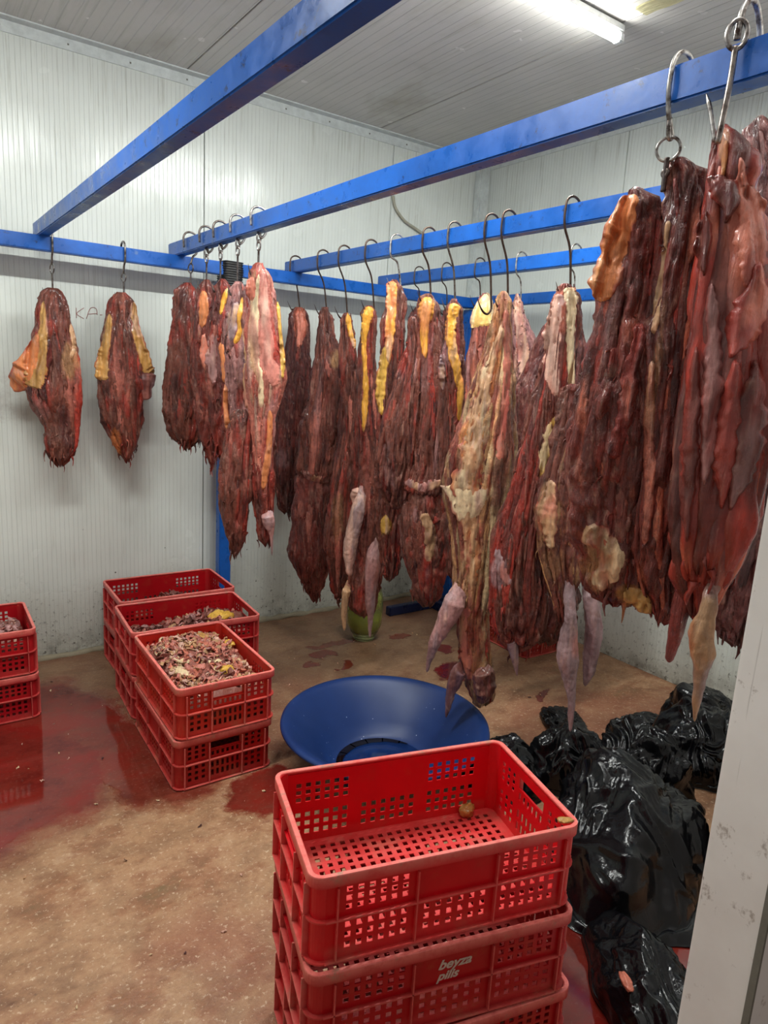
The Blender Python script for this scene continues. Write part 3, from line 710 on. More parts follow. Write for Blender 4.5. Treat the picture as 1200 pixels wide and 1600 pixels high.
bag(-1.02,-2.38,.23,.20,.29,'peaked black bag between the crumpled bag and the wall-side bags',12,.9,False,1.2,(-.05,.1))
bag(-.66,-2.42,.25,.22,.27,'rumpled black bag beside the door jamb, half hidden',16,.5,False)
bag(-.30,-2.20,.20,.19,.19,'black bag against the right wall behind the dangling shank',21,0,False)
bag(-.60,-2.10,.16,.07,.05,'flat black bag end lying on the floor left of the wall bag',25,-.5,False,1.4)
bag(-.93,-1.88,.13,.10,.045,'small torn black bag piece on the floor under the grey shanks',29,.5,False,2.2)
bag(-.98,-2.92,.24,.20,.32,'added black bag filling the dark gap between the largest bag and the door jamb',33,.5,False)  # extra bag put in to fill the darkness right of the largest bag
n=24
_p=onz(978,1536,.13); chunk((_p[0],_p[1],.135),(.026,.012,.008),'salmon','small pink meat scrap on the bag by the door jamb','pink scrap')
# crumbs on the floor
V=[];Fq=[];T=[]
for k in range(300):
    x=random.uniform(-3.6,-.6); y=random.uniform(-3.3,-.3)
    if (x>-2.9 and y<-2.3) or math.hypot(x+1.87,y+1.73)<.48 or (x>-1.75 and y<-1.7) or (-2.7<x<-1.9 and y>-1.55) or (x<-2.95 and y>-.65): continue
    ribbon((x,y,.003),random.uniform(.002,.008),PL[random.choice(['cream','pale','tan','dark'])],V,Fq,T,.2)
tag(link('floor_crumbs',mesh_np('floor_crumbs',V,Fq,True,np.array(T)),M['fat']),'tiny pale crumbs scattered over the wet floor','crumbs',None,'stuff')

# ------------------------------------------------------------------ meat
def loft(C, hw, hd, tdir, ddir, nu, fold, crumb, seed, ragged, fscale=(34,34,5), clump=.0, taper_top=True):
    """C (n,3) centres, hw/hd (n,) half width / depth. returns verts, faces, angle u"""
    n=len(C); a=np.linspace(0,2*math.pi,nu,endpoint=False)
    ca,sa=np.cos(a),np.sin(a)
    V=C[:,None,:]+hw[:,None,None]*ca[None,:,None]*tdir+hd[:,None,None]*sa[None,:,None]*ddir
    N=(ca[None,:,None]*tdir/np.maximum(hw,1e-4)[:,None,None]+sa[None,:,None]*ddir/np.maximum(hd,1e-4)[:,None,None]); N/=np.linalg.norm(N,axis=2)[...,None]
    # warp
    W=V+ .018*np.stack([noise(V,(7,7,4),seed),noise(V,(7,7,4),seed+11),0*V[...,0]],-1)
    f1=1.9*np.minimum(np.abs(noise(W,fscale,seed+2.2))*2.2,1)**.6-1.25; f2=1.6*np.minimum(np.abs(noise(W,(fscale[0]*2.2,fscale[1]*2.2,fscale[2]*1.7),seed+5.1))*2.2,1)**.7-1.0
    c1=ridged(V,(26,26,20),seed+7.7); c2=noise(V,(75,75,60),seed+1.7); c3=noise(V,(140,140,120),seed+3.1); big=noise(V,(12,12,5),seed+9.4)+.5*noise(V,(34,34,16),seed+6.4)
    lim=np.minimum(1,hw/.03)[:,None]
    d=(1.35*fold*(.68*f1+.40*f2)+crumb*(.5*c2+.3*c3)+clump*(.35*c1+1.5*big))*lim
    V=V+N*d[...,None]
    if ragged:
        t=np.linspace(0,1,n)[:,None]; rg=noise(np.stack([ca*2.5,sa*2.5,0*ca],-1),off=seed)+.6*noise(np.stack([ca*7,sa*7,0*ca],-1),off=seed+4)
        V[...,2]-= ragged*rg[None,:]*np.clip((t-.72)/.28,0,1)**1.5
    V=V.reshape(-1,3)
    F=[(i*nu+k,(i+1)*nu+k,(i+1)*nu+(k+1)%nu,i*nu+(k+1)%nu) for i in range(n-1) for k in range(nu)]
    F.append(tuple(range(nu))); F.append(tuple((n-1)*nu+k for k in range(nu))[::-1])
    return V,F
PXM=1.0
class Meat:
    def __init__(s, px, xbeam, label, py=None, step=.0047, P=None, group=None):
        base=onx(px, py or 400, xbeam) if P is None else np.array(P,float)
        s.P=base.copy(); v=(base-CAM); v[2]=0; s.dist=np.linalg.norm(v); s.v=v/s.dist
        s.lat=np.array([-s.v[1],s.v[0],0])*-1
        s.label=label; s.items=[]; s.step=step*max(.55,s.dist/3.2)
        s.top=None; s.patches=[]; s.group=group; s.tat=1.0; s.streak=.8; s.mat='flesh'; s.gain=.86
    def w(s,x,y,dep=0):
        d=ray(x,y); pp=s.P+s.v*dep; return CAM+d*(((pp-CAM)@s.v)/(d@s.v))
    def start(s, ytop, xtop=None):
        q_=s.w(xtop or 0,ytop) if xtop else s.w(600,ytop)
        z=s.w(xtop,ytop)[2]; s.org=np.array([s.P[0],s.P[1],z])
        s.root=empty('meat_cut',s.org,0,s.label,'meat',s.group); s.V=[];s.F=[];s.T=[]; return s
    def path(s, rows, sample):
        r=np.array(rows,float); L=np.array([s.w((a+b)/2,y) for y,a,b in r]); R_=np.array([(s.w(b,y)-s.w(a,y))@s.lat/2 for y,a,b in r])
        z=L[:,2]; n=max(8,int((z[0]-z[-1])/sample)); t=np.linspace(0,1,n)
        zz=z[0]+(z[-1]-z[0])*t
        # smooth interpolation by arclength in z
        C=np.stack([np.interp(-zz,-z,L[:,i]) for i in range(3)],1); W=np.interp(-zz,-z,R_)
        jt=np.stack([t*(z[0]-z[-1])*5.5,0*t,0*t],-1); sd_=rows[0][1]*.7
        k=max(2,n//40); ker=np.hanning(2*k+3)[1:-1]; ker/=ker.sum()
        for i in range(3): C[:,i]=np.convolve(np.pad(C[:,i],k,mode='edge'),ker,'valid')[:n]
        W=np.convolve(np.pad(W,k,mode='edge'),ker,'valid')[:n]
        C[:,2]=zz
        s.Cs=C.copy(); s.Ws=W.copy(); C=C+s.lat*(W*.13*noise(jt,off=sd_))[:,None]; W=W*(1.04+.12*noise(jt,off=sd_+5)+.03*noise(jt*3.3,off=sd_+8))
        e=np.minimum(np.minimum(1,(t*n+.6)/4),np.minimum(1,((1-t)*n+.6)/4)); W=W*np.sqrt(np.clip(e,.08,1))
        return C,W
    def color(s, V, base, accents, seed):
        p=V+s.org
        c=np.tile(PL[base],(len(V),1)); n1=noise(p,(7,7,3.5),seed+.3); n2=noise(p,(22,22,8),seed+.9)
        for k,(a,wt) in enumerate(accents):
            m_=(np.clip((noise(p,(13+4*k,13+4*k,3.5+k),seed+5.7*k+2)+.5*noise(p,(40,40,9),seed+k)+wt-.5)*2.6,0,1)*.8)[:,None]
            c=c*(1-m_)+PL[a]*m_
        c=c*(1+.35*n1+.30*n2+.32*noise(p,(75,75,10),seed+4.4))[:,None]
        st_=np.clip((ridged(p+.01*np.stack([noise(p,(8,8,5),seed),n1,0*n1],-1),(30,30,4.5),seed+8.8)-.80)*5,0,1)*np.clip(noise(p,(8,8,4),seed+6.6)*2+.35,0,1)
        c=c*(1-.6*st_[:,None]*s.streak)+PL['pale']*.85*(.6*st_[:,None]*s.streak)
        for (x,y,rx,ry,col,st) in s.patches:
            q_=s.w(x,y)-0; px=s.dist/FPX
            dl=((p-q_)@s.lat)/(rx*px); dz=(p[:,2]-q_[2])/(ry*px); r=np.sqrt(dl**2+dz**2)+.45*noise(p,(28,28,16),seed+x)
            front=((p-s.P)@s.v)<.03
            m_=(np.clip((1.05-r)*3,0,1)*st*front)[:,None]; c=c*(1-m_)+PL[col]*m_*(1+.25*n2)[:,None]
        g_=c.mean(1,keepdims=True); return np.clip((g_+(c-g_)*(1.10 if s.gain<1 else .94))*s.gain,.003,.9)
    def add(s,V,F,T):
        o=len(s.V); s.V.extend(V.tolist()); s.F.extend([tuple(o+i for i in f) for f in F]); s.T.append(T)
    def flesh(s, rows, base='brown', accents=(('dark',.35),('red',.2)), dr=.62, fold=.008, crumb=.005, clump=.004, ns=7, ragged=.03, fs=(34,34,5), dep=0, sw=1.0, maxd=.11):
        C,W=s.path(rows,s.step*2.3); C=C+s.v*dep; Cs=s.Cs+s.v*dep; Ws=s.Ws; D=np.clip(W*dr,.018,maxd); D=np.minimum(D,W*1.3); seed=len(s.V)*.013+s.P[1]*17+rows[0][1]*.11
        nu=int(np.clip(2*math.pi*W.max()/s.step/1.15,40,190))
        V,F=loft(C*1.0,W*.97,D,s.lat,s.v,nu,fold,crumb,seed,ragged,fs,clump); V=V-s.org
        s.add(V,F,s.color(V,base,accents,seed))
        n=len(C); rs=np.random.RandomState(int(abs(seed)*7)%100000)
        ns=int(ns*1.7)
        for k in range(ns):
            back=(k%5==3); u=(-.86+1.72*((k+.5)/ns))+rs.uniform(-.08,.08)
            t0=rs.uniform(0,.28); t1=rs.uniform(.62,1.0)
            if rs.rand()<.3: t1=rs.uniform(.35,.7)
            if rs.rand()<.25: t0=rs.uniform(.3,.55); t1=1.0
            i0,i1=int(t0*(n-1)),int(t1*(n-1)); 
            if i1-i0<7: continue
            c=Cs[i0:i1]; wd=Ws[i0:i1]; dd=D[i0:i1]; m_=len(c); tt=np.linspace(0,1,m_)
            uu=np.clip(u+.10*np.sin(tt*rs.uniform(2,7)+rs.uniform(0,6)),-.93,.93)
            depth=np.sqrt(1-uu**2)*dd*(.88 if not back else -.88)
            cc=c+s.lat*(uu*wd)[:,None]-s.v*depth[:,None]
            r=wd*rs.uniform(.09,.24)*sw*(.55+.45*np.sin(tt*math.pi)**.5)*(1+.25*noise(np.stack([tt*4,0*tt,0*tt],-1),off=k*3.1+seed))
            r=np.maximum(r,.004)*np.minimum(1,np.minimum(tt*m_+1,(1-tt)*m_+1)/4)**.5
            V,F=loft(cc,r,r*rs.uniform(.55,.9),s.lat,s.v,int(np.clip(2*math.pi*r.max()/s.step,14,44)),fold*.55,crumb*.9,seed+k*3.3,ragged*.4,fs,clump*.5); V=V-s.org
            b=base if rs.rand()<.6 or not accents else accents[rs.randint(len(accents))][0]
            s.add(V,F,s.color(V,b,accents,seed+k)*rs.uniform(.75,1.3))
        return s
    def tatters(s,dens=1.0):
        """torn shreds standing off the surface and hanging from the lower edge"""
        VV=np.array(s.V); n0=len(VV); TT=np.concatenate(s.T); zmin,zmax=VV[:,2].min(),VV[:,2].max(); rs=np.random.RandomState(n0%9973)
        cx_=VV.mean(0); cnt=int(170*s.tat); V=[];F=[];T=[]
        for k in range(cnt):
            i=rs.randint(n0); p=VV[i].copy(); hz_=(p[2]-zmin)/(zmax-zmin)
            if hz_>.16 and rs.rand()<.5: continue
            rad=p-cx_; rad[2]=0; rad/=np.linalg.norm(rad)+1e-6; L=rs.uniform(.012,.032)*(1.9 if hz_<.16 else 1); wd=rs.uniform(.004,.009)*(1.7 if hz_<.16 else 1); tg=np.array([-rad[1],rad[0],0]); tg=tg*math.cos(rs.uniform(-.9,.9))+np.array([0,0,rs.uniform(-.5,.5)]); o=n0+len(V)
            for q_ in range(6):
                f=q_/5; c=p-rad*.003+rad*(.008*math.sin(f*2.4))+np.array([0,0,-L*f**1.2])+tg*(.004*math.sin(f*5+k)); ww=wd*(1-f*.8)*(1+.3*math.sin(k+q_*2))
                for a_,b_ in ((-1,0),(0,.5),(1,0),(0,-.5)): V.append(c+tg*a_*ww+rad*b_*ww); T.append(TT[i]*rs.uniform(.8,1.3))
            for q_ in range(5):
                for a_ in range(4): F.append((o+q_*4+a_,o+(q_+1)*4+a_,o+(q_+1)*4+(a_+1)%4,o+q_*4+(a_+1)%4))
            F.append((o+20,o+21,o+22,o+23))
        if V: s.V.extend([v.tolist() for v in V]); s.F.extend(F); s.T.append(np.array(T))
    def done(s,name='flesh'):
        s.tatters(); s.bvh=BVHTree.FromPolygons([tuple(v) for v in s.V],s.F)
        me=mesh_np(name,s.V,s.F,True,np.concatenate(s.T)); link(name,me,M[s.mat],s.root); s.V=[];s.F=[];s.T=[]; return s
    def strip(s, path, col, lift=.5, thick=.3, name='fat_strip', accents=(('pale',.2),), fold=.003, crumb=.002, mat='fat', label=None, ragged=.006, mn=.004, embed=False):
        """path (x,y,halfwidth) in px; lift = metres in front of the hanging plane"""
        P=np.array(path,float); n=max(14,int(sum(np.hypot(np.diff(P[:,0]),np.diff(P[:,1])))*s.dist/FPX/s.step*1.3))
        P[-1,2]*=.6; q_=smooth_path(P,n); dp=-(lift if not hasattr(lift,'__len__') else 0)
        lf=np.interp(np.linspace(0,1,n),np.linspace(0,1,len(lift)),lift) if hasattr(lift,'__len__') else np.full(n,lift)
        if embed: lf=lf-.10*np.clip(1-np.linspace(0,1,n)/.25,0,1)**1.2
        C=np.array([s.w(a[0],a[1],-l) for a,l in zip(q_,lf)]); r=np.maximum(q_[:,2],.8)*s.dist/FPX; t=np.linspace(0,1,n)
        r=r*np.sqrt(np.clip(np.minimum(t*n+.5,(1-t)*n+.5)/4,.15,1))
        if embed: r=r*(.4+.6*np.clip(t/.25,0,1)**.8)*(1+.10*noise(np.stack([t*7,0*t,0*t],-1),off=path[0][0]))
        T=np.gradient(C,axis=0); T/=np.linalg.norm(T,axis=1)[:,None]; seed=path[0][0]*.37
        nu=int(np.clip(2*math.pi*r.max()/s.step,18,80)); a=np.linspace(0,2*math.pi,nu,endpoint=False)
        side=np.cross(T,s.v); side/=np.linalg.norm(side,axis=1)[:,None]
        V=C[:,None,:]+(r[:,None]*np.cos(a)[None])[...,None]*side[:,None,:]+(np.maximum(r*thick,mn if thick<.8 else 0)[:,None]*np.sin(a)[None])[...,None]*s.v
        N=V-C[:,None,:]; N/=np.linalg.norm(N,axis=2)[...,None]+1e-9
        lim=np.minimum(1,r/.012)[:,None]
        d=(fold*ridged(V,(50,50,9),seed)+fold*1.2*noise(V,(16,16,12),seed+3)+crumb*noise(V,(90,90,60),seed))*lim
        V=(V+N*d[...,None]).reshape(-1,3)-s.org
        F=[(i*nu+k,(i+1)*nu+k,(i+1)*nu+(k+1)%nu,i*nu+(k+1)%nu) for i in range(n-1) for k in range(nu)]
        F.append(tuple(range(nu))); F.append(tuple((n-1)*nu+k for k in range(nu))[::-1])
        pt=s.patches; s.patches=[]; g_=s.gain; s.gain=1.0; T_=s.color(V,col,accents,seed); s.patches=pt; s.gain=g_
        o=link(name,mesh_np(name,V,F,True,T_),M[mat],s.root)
        if label: o['label']=label
        return s
    def drape(s, path, col, lift=.03, th=.004, name='fat_strip', accents=(('pale',.2),), mat='fat', label=None, rag=.30, fold=.0015, sink=.006, blunt=6):
        """sheet laid on the flesh already built: follows its surface, ragged edged, thin"""
        P=np.array(path,float); L=sum(np.hypot(np.diff(P[:,0]),np.diff(P[:,1])))*s.dist/FPX; st=s.step*.8
        n=int(np.clip(L/st,14,170)); q_=smooth_path(P,n); t=np.linspace(0,1,n); seed=path[0][0]*.37+path[0][1]*.11
        lf=np.interp(t,np.linspace(0,1,len(lift)),lift) if hasattr(lift,'__len__') else np.full(n,lift)
        C=np.array([s.w(a[0],a[1],-l) for a,l in zip(q_,lf)]); r=np.maximum(q_[:,2],.8)*s.dist/FPX
        m_=int(np.clip(2*r.max()/st,7,40)); u=np.linspace(-1,1,m_)
        r=r*np.sqrt(np.clip(np.minimum(t*n+.3,(1-t)*n+.3)/blunt,.04,1))
        T=np.gradient(C,axis=0); T[:,2]+=1e-9; T/=np.linalg.norm(T,axis=1)[:,None]; sd=np.cross(T,s.v); sd/=np.linalg.norm(sd,axis=1)[:,None]
        e1=np.stack([t*L*16,0*t,0*t],-1); eL=1+rag*(noise(e1,off=seed)+.7*noise(e1*3,off=seed+3)); eR=1+rag*(noise(e1,off=seed+7)+.7*noise(e1*3,off=seed+11))
        U=np.where(u[None]<0,u[None]*eL[:,None],u[None]*eR[:,None])
        G=C[:,None,:]+sd[:,None,:]*(U*r[:,None])[...,None]
        dep=np.full((n,m_),np.nan); vv=Vector(s.v)
        for i in range(n):
            for j in range(m_):
                o=Vector(G[i,j]-s.org)-vv*.5; h=s.bvh.ray_cast(o,vv,.62)
                if h[0] is not None: dep[i,j]=(np.array(h[0])+s.org-G[i,j])@s.v
        base=0.0
        fill=np.where(np.isnan(dep),np.nan,dep)
        rowm=np.array([np.nanmin(x) if np.isfinite(x).any() else np.nan for x in fill]); 
        ok=np.isfinite(rowm); rowm=np.interp(np.arange(n),np.where(ok)[0],rowm[ok]) if ok.any() else np.zeros(n)
        dep=np.where(np.isnan(dep),rowm[:,None]+.004,dep); dep=np.minimum(dep,np.median(dep,axis=1)[:,None]+.02)
        for _ in range(3):
            p_=np.pad(dep,1,mode='edge'); dep=np.minimum(dep+.002,(p_[1:-1,1:-1]*2+p_[:-2,1:-1]+p_[2:,1:-1]+p_[1:-1,:-2]+p_[1:-1,2:])/6)
        prof_=(1-np.abs(u)**3)[None]*np.minimum(1,np.minimum(t*n,(1-t)*n)/5)[:,None]
        wr=noise(G,(60,60,9),seed)*fold+.6*fold*ridged(G,(30,30,22),seed+2)
        top=G+s.v*(dep-th*prof_-wr*prof_+.0015)[...,None]; bot=G+s.v*(dep+sink)[...,None]
        V=np.concatenate([top.reshape(-1,3),bot.reshape(-1,3)])-s.org; N_=n*m_; F=[]
        for i in range(n-1):
            for j in range(m_-1):
                a_=i*m_+j; F.append((a_,a_+1,a_+m_+1,a_+m_)); F.append((a_+N_,a_+m_+N_,a_+m_+1+N_,a_+1+N_))
        per=[j for j in range(m_)]+[i*m_+m_-1 for i in range(1,n)]+[(n-1)*m_+j for j in range(m_-2,-1,-1)]+[i*m_ for i in range(n-2,0,-1)]
        for k in range(len(per)):
            a_,b_=per[k],per[(k+1)%len(per)]; F.append((a_,a_+N_,b_+N_,b_))
        pt=s.patches; s.patches=[]; g_=s.gain; s.gain=1.0; T_=s.color(V,col,accents,seed); s.patches=pt; s.gain=g_
        # meat shows through at the worn edges of the sheet
        ee=np.tile((np.abs(u)[None]+.35*noise(G,(45,45,20),seed+5)).reshape(-1),2); k_=np.clip((ee-.80)*4,0,.75)[:,None]; T_=T_*(1-k_)+PL['red']*k_
        o=link(name,mesh_np(name,V,F,True,T_),M[mat],s.root)
        if label: o['label']=label
        return s
    def fat(s,path,col='yellow',lift=.03,label=None,**k): return s.drape(path,col,lift,th=.0035+.012*k.get('thick',.3),fold=k.get('fold',.0015),accents=k.get('accents',(('pale',.2),)),label=label or {'cream':'cream fat','yellow':'yellow fat','gold':'golden yellow fat','orange':'orange fat','tan':'tan fat','ochre':'ochre fat','pale':'pale fat'}.get(col))
    def shank(s,path,col='shank',lift=.02,label=None,**k):
        k.setdefault('accents',(('grey',.35),('pink',.3))); return s.strip(path,col,lift,thick=k.pop('thick',.85),name='shank',embed=True,fold=k.pop('fold',.0025),label=label or 'smooth tapering shank',**k)
    def membrane(s,path,col='pale',lift=.035,label=None,**k):
        return s.drape(path,col,lift,th=.002+.006*k.get('thick',.3),name='membrane',fold=k.get('fold',.0012),accents=k.get('accents',(('pink',.35),('tan',.3))),label=label or 'pale membrane',rag=.45)

DK=(('dark',.45),('deep',.3)); DR=(('dark',.35),('red',.35),('pink',.02)); FARG='meat hung on the far end of the second rail'; CG='meat hung on the third rail'
# on the wall rail
m_=Meat(82,XB,'brown meat piece at the far left with an orange fat flap at its left edge',P=onx(77,366,XB)); m_.P=ony(85,450,YW-.02); m_.__init__(82,XB,m_.label,P=ony(85,450,YW-.02),group='pieces hung alone on the wall rail')
m_.patches=[(108,565,12,28,'tan',.7),(112,620,8,25,'pink',.7),(60,640,14,16,'mauve',.4)]
m_.start(450,82).flesh([(450,66,99),(472,60,104),(510,54,110),(540,48,119),(592,44,122),(626,46,122),(649,62,121),(667,70,121),(697,69,120),(712,72,112),(724,85,104)],'brown',DR,clump=.008,crumb=.008,ns=9).done()
m_.fat([(68,470,3),(67,520,6),(64,560,8),(55,590,13),(50,606,13)],'ochre',[.02,.045,.06,.06,.05]); m_.drape([(60,520,4),(52,550,10),(42,580,17),(24,600,13),(15,604,4)],'orange',[.04,.05,.05,.04,.03],.008,'fat_flap',(('salmon',.3),),'fat','orange fat flap',.15)
m_.fat([(110,505,4),(116,540,4),(110,560,3)],'tan',.05)
m_=Meat(190,XB,'brown meat piece with golden fat down both sides, second from the left',P=ony(190,457,YW-.02),group='pieces hung alone on the wall rail')
m_.patches=[(180,690,8,18,'orange',.6),(190,590,8,40,'deep',.3)]
m_.start(457,190).flesh([(457,174,206),(470,170,210),(510,163,214),(540,158,220),(575,155,224),(604,153,226),(640,160,222),(660,164,220),(694,178,218),(708,188,208),(720,195,203)],'brown',DR,clump=.009,crumb=.008,ns=9).done()
m_.fat([(171,490,4),(167,530,6),(160,565,9),(160,595,10)],'ochre',[.03,.05,.05,.04]); m_.fat([(207,470,4),(212,510,6),(220,545,8),(232,575,9),(240,585,5)],'ochre',[.03,.05,.05,.04,.03])
m_.shank([(225,570,14),(226,600,12),(228,625,6)],'wine',.02,fold=.008,thick=.5,label='dark ragged lobe')
# far end of rail A
FA=[
 ('dark crumbly meat slab, first on the second rail beside the open wall',298,400,[(442,280,307),(455,276,312),(480,274,318),(520,268,322),(555,262,322),(600,257,322),(649,253,320),(675,262,318),(698,285,305)],'brown',[(290,480,14,20,'dark',.3)],.010),
 ('reddish meat cut with a bright orange fat strip, second on the second rail',323,372,[(437,312,332),(470,305,338),(520,300,345),(580,300,350),(640,305,352),(680,312,350),(700,320,340),(724,328,332)],'deep',[],.008),
 ('dark red meat cut with a thin yellow fat line, third on the second rail',345,368,[(436,338,358),(470,330,364),(530,325,368),(600,325,370),(660,330,370),(700,335,362),(712,340,350)],'deep',[(345,560,8,30,'mauve',.5)],.006),
 ('greyish violet meat cut streaked with yellow fat, fourth on the second rail',372,355,[(440,362,384),(480,354,394),(540,350,400),(600,356,404),(650,360,402),(690,366,397),(705,372,388)],'mauve',[(364,500,9,34,'violet',.7),(385,560,9,40,'grey',.6)],.005)]
FAO=[]
for lb,hx,hy,rows,base,pt,cr in FA:
    m_=Meat(hx,XA,lb,hy,group=FARG); m_.patches=pt; m_.start(rows[0][0],hx).flesh(rows,base,DR,crumb=cr,clump=.006,ns=7).done(); FAO.append(m_)
FAO[1].fat([(317,452,4),(319,470,7),(318,495,7),(315,512,4)],'orange',.055); FAO[1].fat([(322,520,6),(318,550,6),(322,580,4)],'salmon',.055)
FAO[2].fat([(356,448,3),(348,475,4),(344,492,2)],'gold',.055); FAO[2].membrane([(335,520,6),(330,560,8),(334,600,4)],'mauve',.05); FAO[2].fat([(345,535,5),(350,565,6),(352,600,4)],'orange',.055)
FAO[3].fat([(379,462,2),(376,482,4),(373,500,3),(374,520,4),(366,538,5)],'gold',.055); FAO[3].membrane([(372,470,5),(364,500,9),(360,535,5)],'grey',.05); FAO[3].fat([(352,600,4),(352,640,4),(358,670,5),(366,690,3)],'orange',.05); FAO[3].membrane([(388,500,7),(390,550,9),(384,600,5),(386,640,3)],'tan',.05)
m_=Meat(405,XA,'large pale pink cut with white membrane and long dark lower legs',345,group=FARG)
m_.patches=[(412,500,12,90,'pink',.8),(395,520,6,80,'cream',.7)]
m_.start(411,405).flesh([(411,392,416),(430,386,424),(470,388,432),(520,384,438),(560,386,443),(589,384,446),(612,388,440),(650,392,430),(700,396,425),(740,400,422),(760,404,415)],'pink',(('mauve',.4),('pale',.3),('red',.2)),fold=.004,crumb=.003,clump=.003,ns=5)
m_.flesh([(640,362,396),(690,352,398),(740,344,396),(769,341,392),(800,345,388),(832,352,386),(850,358,378),(868,362,372)],'brown',DR,ns=7,dep=.02).flesh([(640,395,425),(700,390,428),(760,390,428),(800,398,428),(835,403,428),(851,412,424)],'deep',DR,ns=6,dep=.02).done()
m_.membrane([(412,420,4),(413,470,9),(416,530,12),(424,580,12),(430,605,6)],'pink',.05,'pink muscle sheet',accents=(('salmon',.3),('pale',.25)),thick=.3)
m_.membrane([(404,425,2),(399,470,5),(396,520,9),(398,560,8),(406,590,6),(408,640,4)],'cream',.055); m_.fat([(394,430,5),(392,450,8),(394,470,5)],'salmon',.05)
m_.fat([(422,640,4),(420,700,5),(414,740,6),(411,768,3)],'orange',.045); m_.fat([(434,470,3),(438,520,3),(442,570,4),(441,592,2)],'yellow',.03)
m_.shank([(414,780,10),(420,815,9),(424,835,3),(425,868,1.4)],'mauve',.01)
# rail C
def cut(px,py,lb,rows,base,acc,**k):
    pt=k.pop('pt',[]); more=k.pop('more',[]); xb=k.pop('xb',XC); P=k.pop('P',None)
    q_=Meat(px,xb,lb,py,P=P,group=k.pop('group',CG)); q_.patches=pt; q_.start(rows[0][0],(rows[0][1]+rows[0][2])/2); q_.flesh(rows,base,acc,**k)
    for r_,b_,kk in more: q_.flesh(r_,b_,acc,**{**k,**kk})
    return q_.done()
GR=dict(fold=.011,fs=(46,46,3.2),crumb=.004,clump=.003)
q=cut(462,407,'slim dark cut with a pinkish top, first on the third rail',[(480,455,479),(520,450,482),(578,442,485),(630,434,482),(693,425,480),(735,425,478),(770,430,472),(800,436,462)],'wine',DK,pt=[(470,505,11,28,'salmon',.8),(440,715,12,16,'grey',.35)],ns=8,**GR)
q.membrane([(468,484,6),(470,510,8),(466,545,4)],'salmon',.04)
q=cut(505,402,'broad ribbed cut with skirted hem above a ragged lower lobe, second on third rail',[(480,500,517),(520,496,521),(560,493,538),(590,487,548),(640,478,545),(700,468,538),(735,464,530),(752,468,526)],'brown',(('dark',.3),('deep',.3),('pink',.05)),pt=[(524,563,10,13,'tan',.8),(497,640,5,60,'mauve',.4)],ns=10,more=[([(735,464,522),(800,456,518),(876,453,516),(900,463,510),(927,479,500),(939,486,498)],'deep',dict(ns=6,dep=.02,fold=.006,crumb=.007,fs=(30,30,10)))],**GR)
q.membrane([(470,738,5),(492,748,6),(515,750,6),(528,742,3)],'mauve',.075,'pale ragged hem')
q=cut(538,397,'narrow dark cut edged with yellow fat, third on the third rail',[(489,532,549),(540,530,556),(600,535,563),(680,530,562),(740,520,565),(800,512,560),(860,508,555),(905,515,545),(935,523,535)],'brown',DR,ns=8,pt=[(528,800,10,40,'tan',.4)],**GR)
q.fat([(543,488,4),(546,510,5),(551,530,5),(554,546,2)],'gold',.03)
q=cut(580,390,'thin cut with long bright yellow fat strip and two dangling shanks, on third rail',[(478,566,588),(520,563,588),(580,560,588),(650,560,594),(720,565,603),(800,560,605),(870,553,600),(920,545,592),(960,550,585)],'brown',DR,ns=8,clump=.006)
q.fat([(579,478,8),(573,500,8),(569,530,5),(570,570,4),(571,620,5),(568,676,3)],'gold',.04,accents=(('orange',.4),))
q.shank([(574,735,6),(555,815,11),(547,860,10),(546,900,5)],'pale',.07,'pale cream shank'); q.shank([(546,905,5),(540,930,6),(537,960,4),(538,985,3)],'tan',.06)
q.shank([(588,800,7),(583,870,11),(579,925,9),(579,960,5),(578,996,3)],'mauve',.06); q.fat([(560,765,8),(556,780,9),(562,800,4)],'pale',.07)
q=cut(620,383,'cut folded over bright hook in orange and yellow fat, fifth on third rail',[(437,608,624),(455,604,634),(500,600,634),(560,597,632),(620,594,624),(680,590,625),(720,587,627),(780,590,630),(840,592,632),(880,595,625),(905,600,615)],'brown',DR,ns=8,pt=[(602,820,10,14,'yellow',.7)],**GR)
q.fat([(613,438,8),(612,470,9),(609,520,8),(606,570,4)],'orange',[.03,.045,.04,.03],accents=(('gold',.35),('cream',.2)),fold=.005); q.fat([(602,540,4),(598,575,8),(594,615,8),(596,650,3)],'yellow',.045); q.fat([(603,805,5),(601,825,8),(606,838,4)],'yellow',.065)
q=cut(670,375,'twin-lobed ribbed cut with a golden fold at the top, sixth on the third rail',[(459,655,683),(500,650,688),(560,655,702),(620,650,712),(680,645,714),(730,635,714),(765,625,708),(780,628,700)],'brown',(('dark',.25),('red',.3),('mauve',.05)),ns=10,pt=[(665,575,9,50,'mauve',.35)],
  more=[([(495,638,652),(540,636,660),(600,616,658),(660,600,652),(720,588,648),(760,590,640),(790,605,630)],'brown',dict(dep=-.02)),([(750,628,706),(820,625,704),(870,630,702),(910,640,698),(943,652,690)],'brown',dict(fold=.008,crumb=.003,clump=.008,fs=(22,22,9),dep=.01))],**GR)
q.fat([(668,462,11),(666,485,12),(663,520,7),(664,560,4)],'gold',.045,accents=(('orange',.45),)); q.membrane([(630,755,6),(660,762,8),(695,752,6)],'mauve',.09,'pale ragged hem'); q.membrane([(660,800,7),(672,840,10),(668,880,6)],'tan',.075)
q=cut(710,366,'narrow cut wrapped in yellow fat, just left of the big pale cut',[(467,698,719),(500,695,724),(560,690,726),(620,700,724),(680,702,720),(740,704,722),(800,704,725),(860,700,722),(900,700,718)],'brown',DR,ns=6,pt=[(695,560,7,25,'grey',.5)])
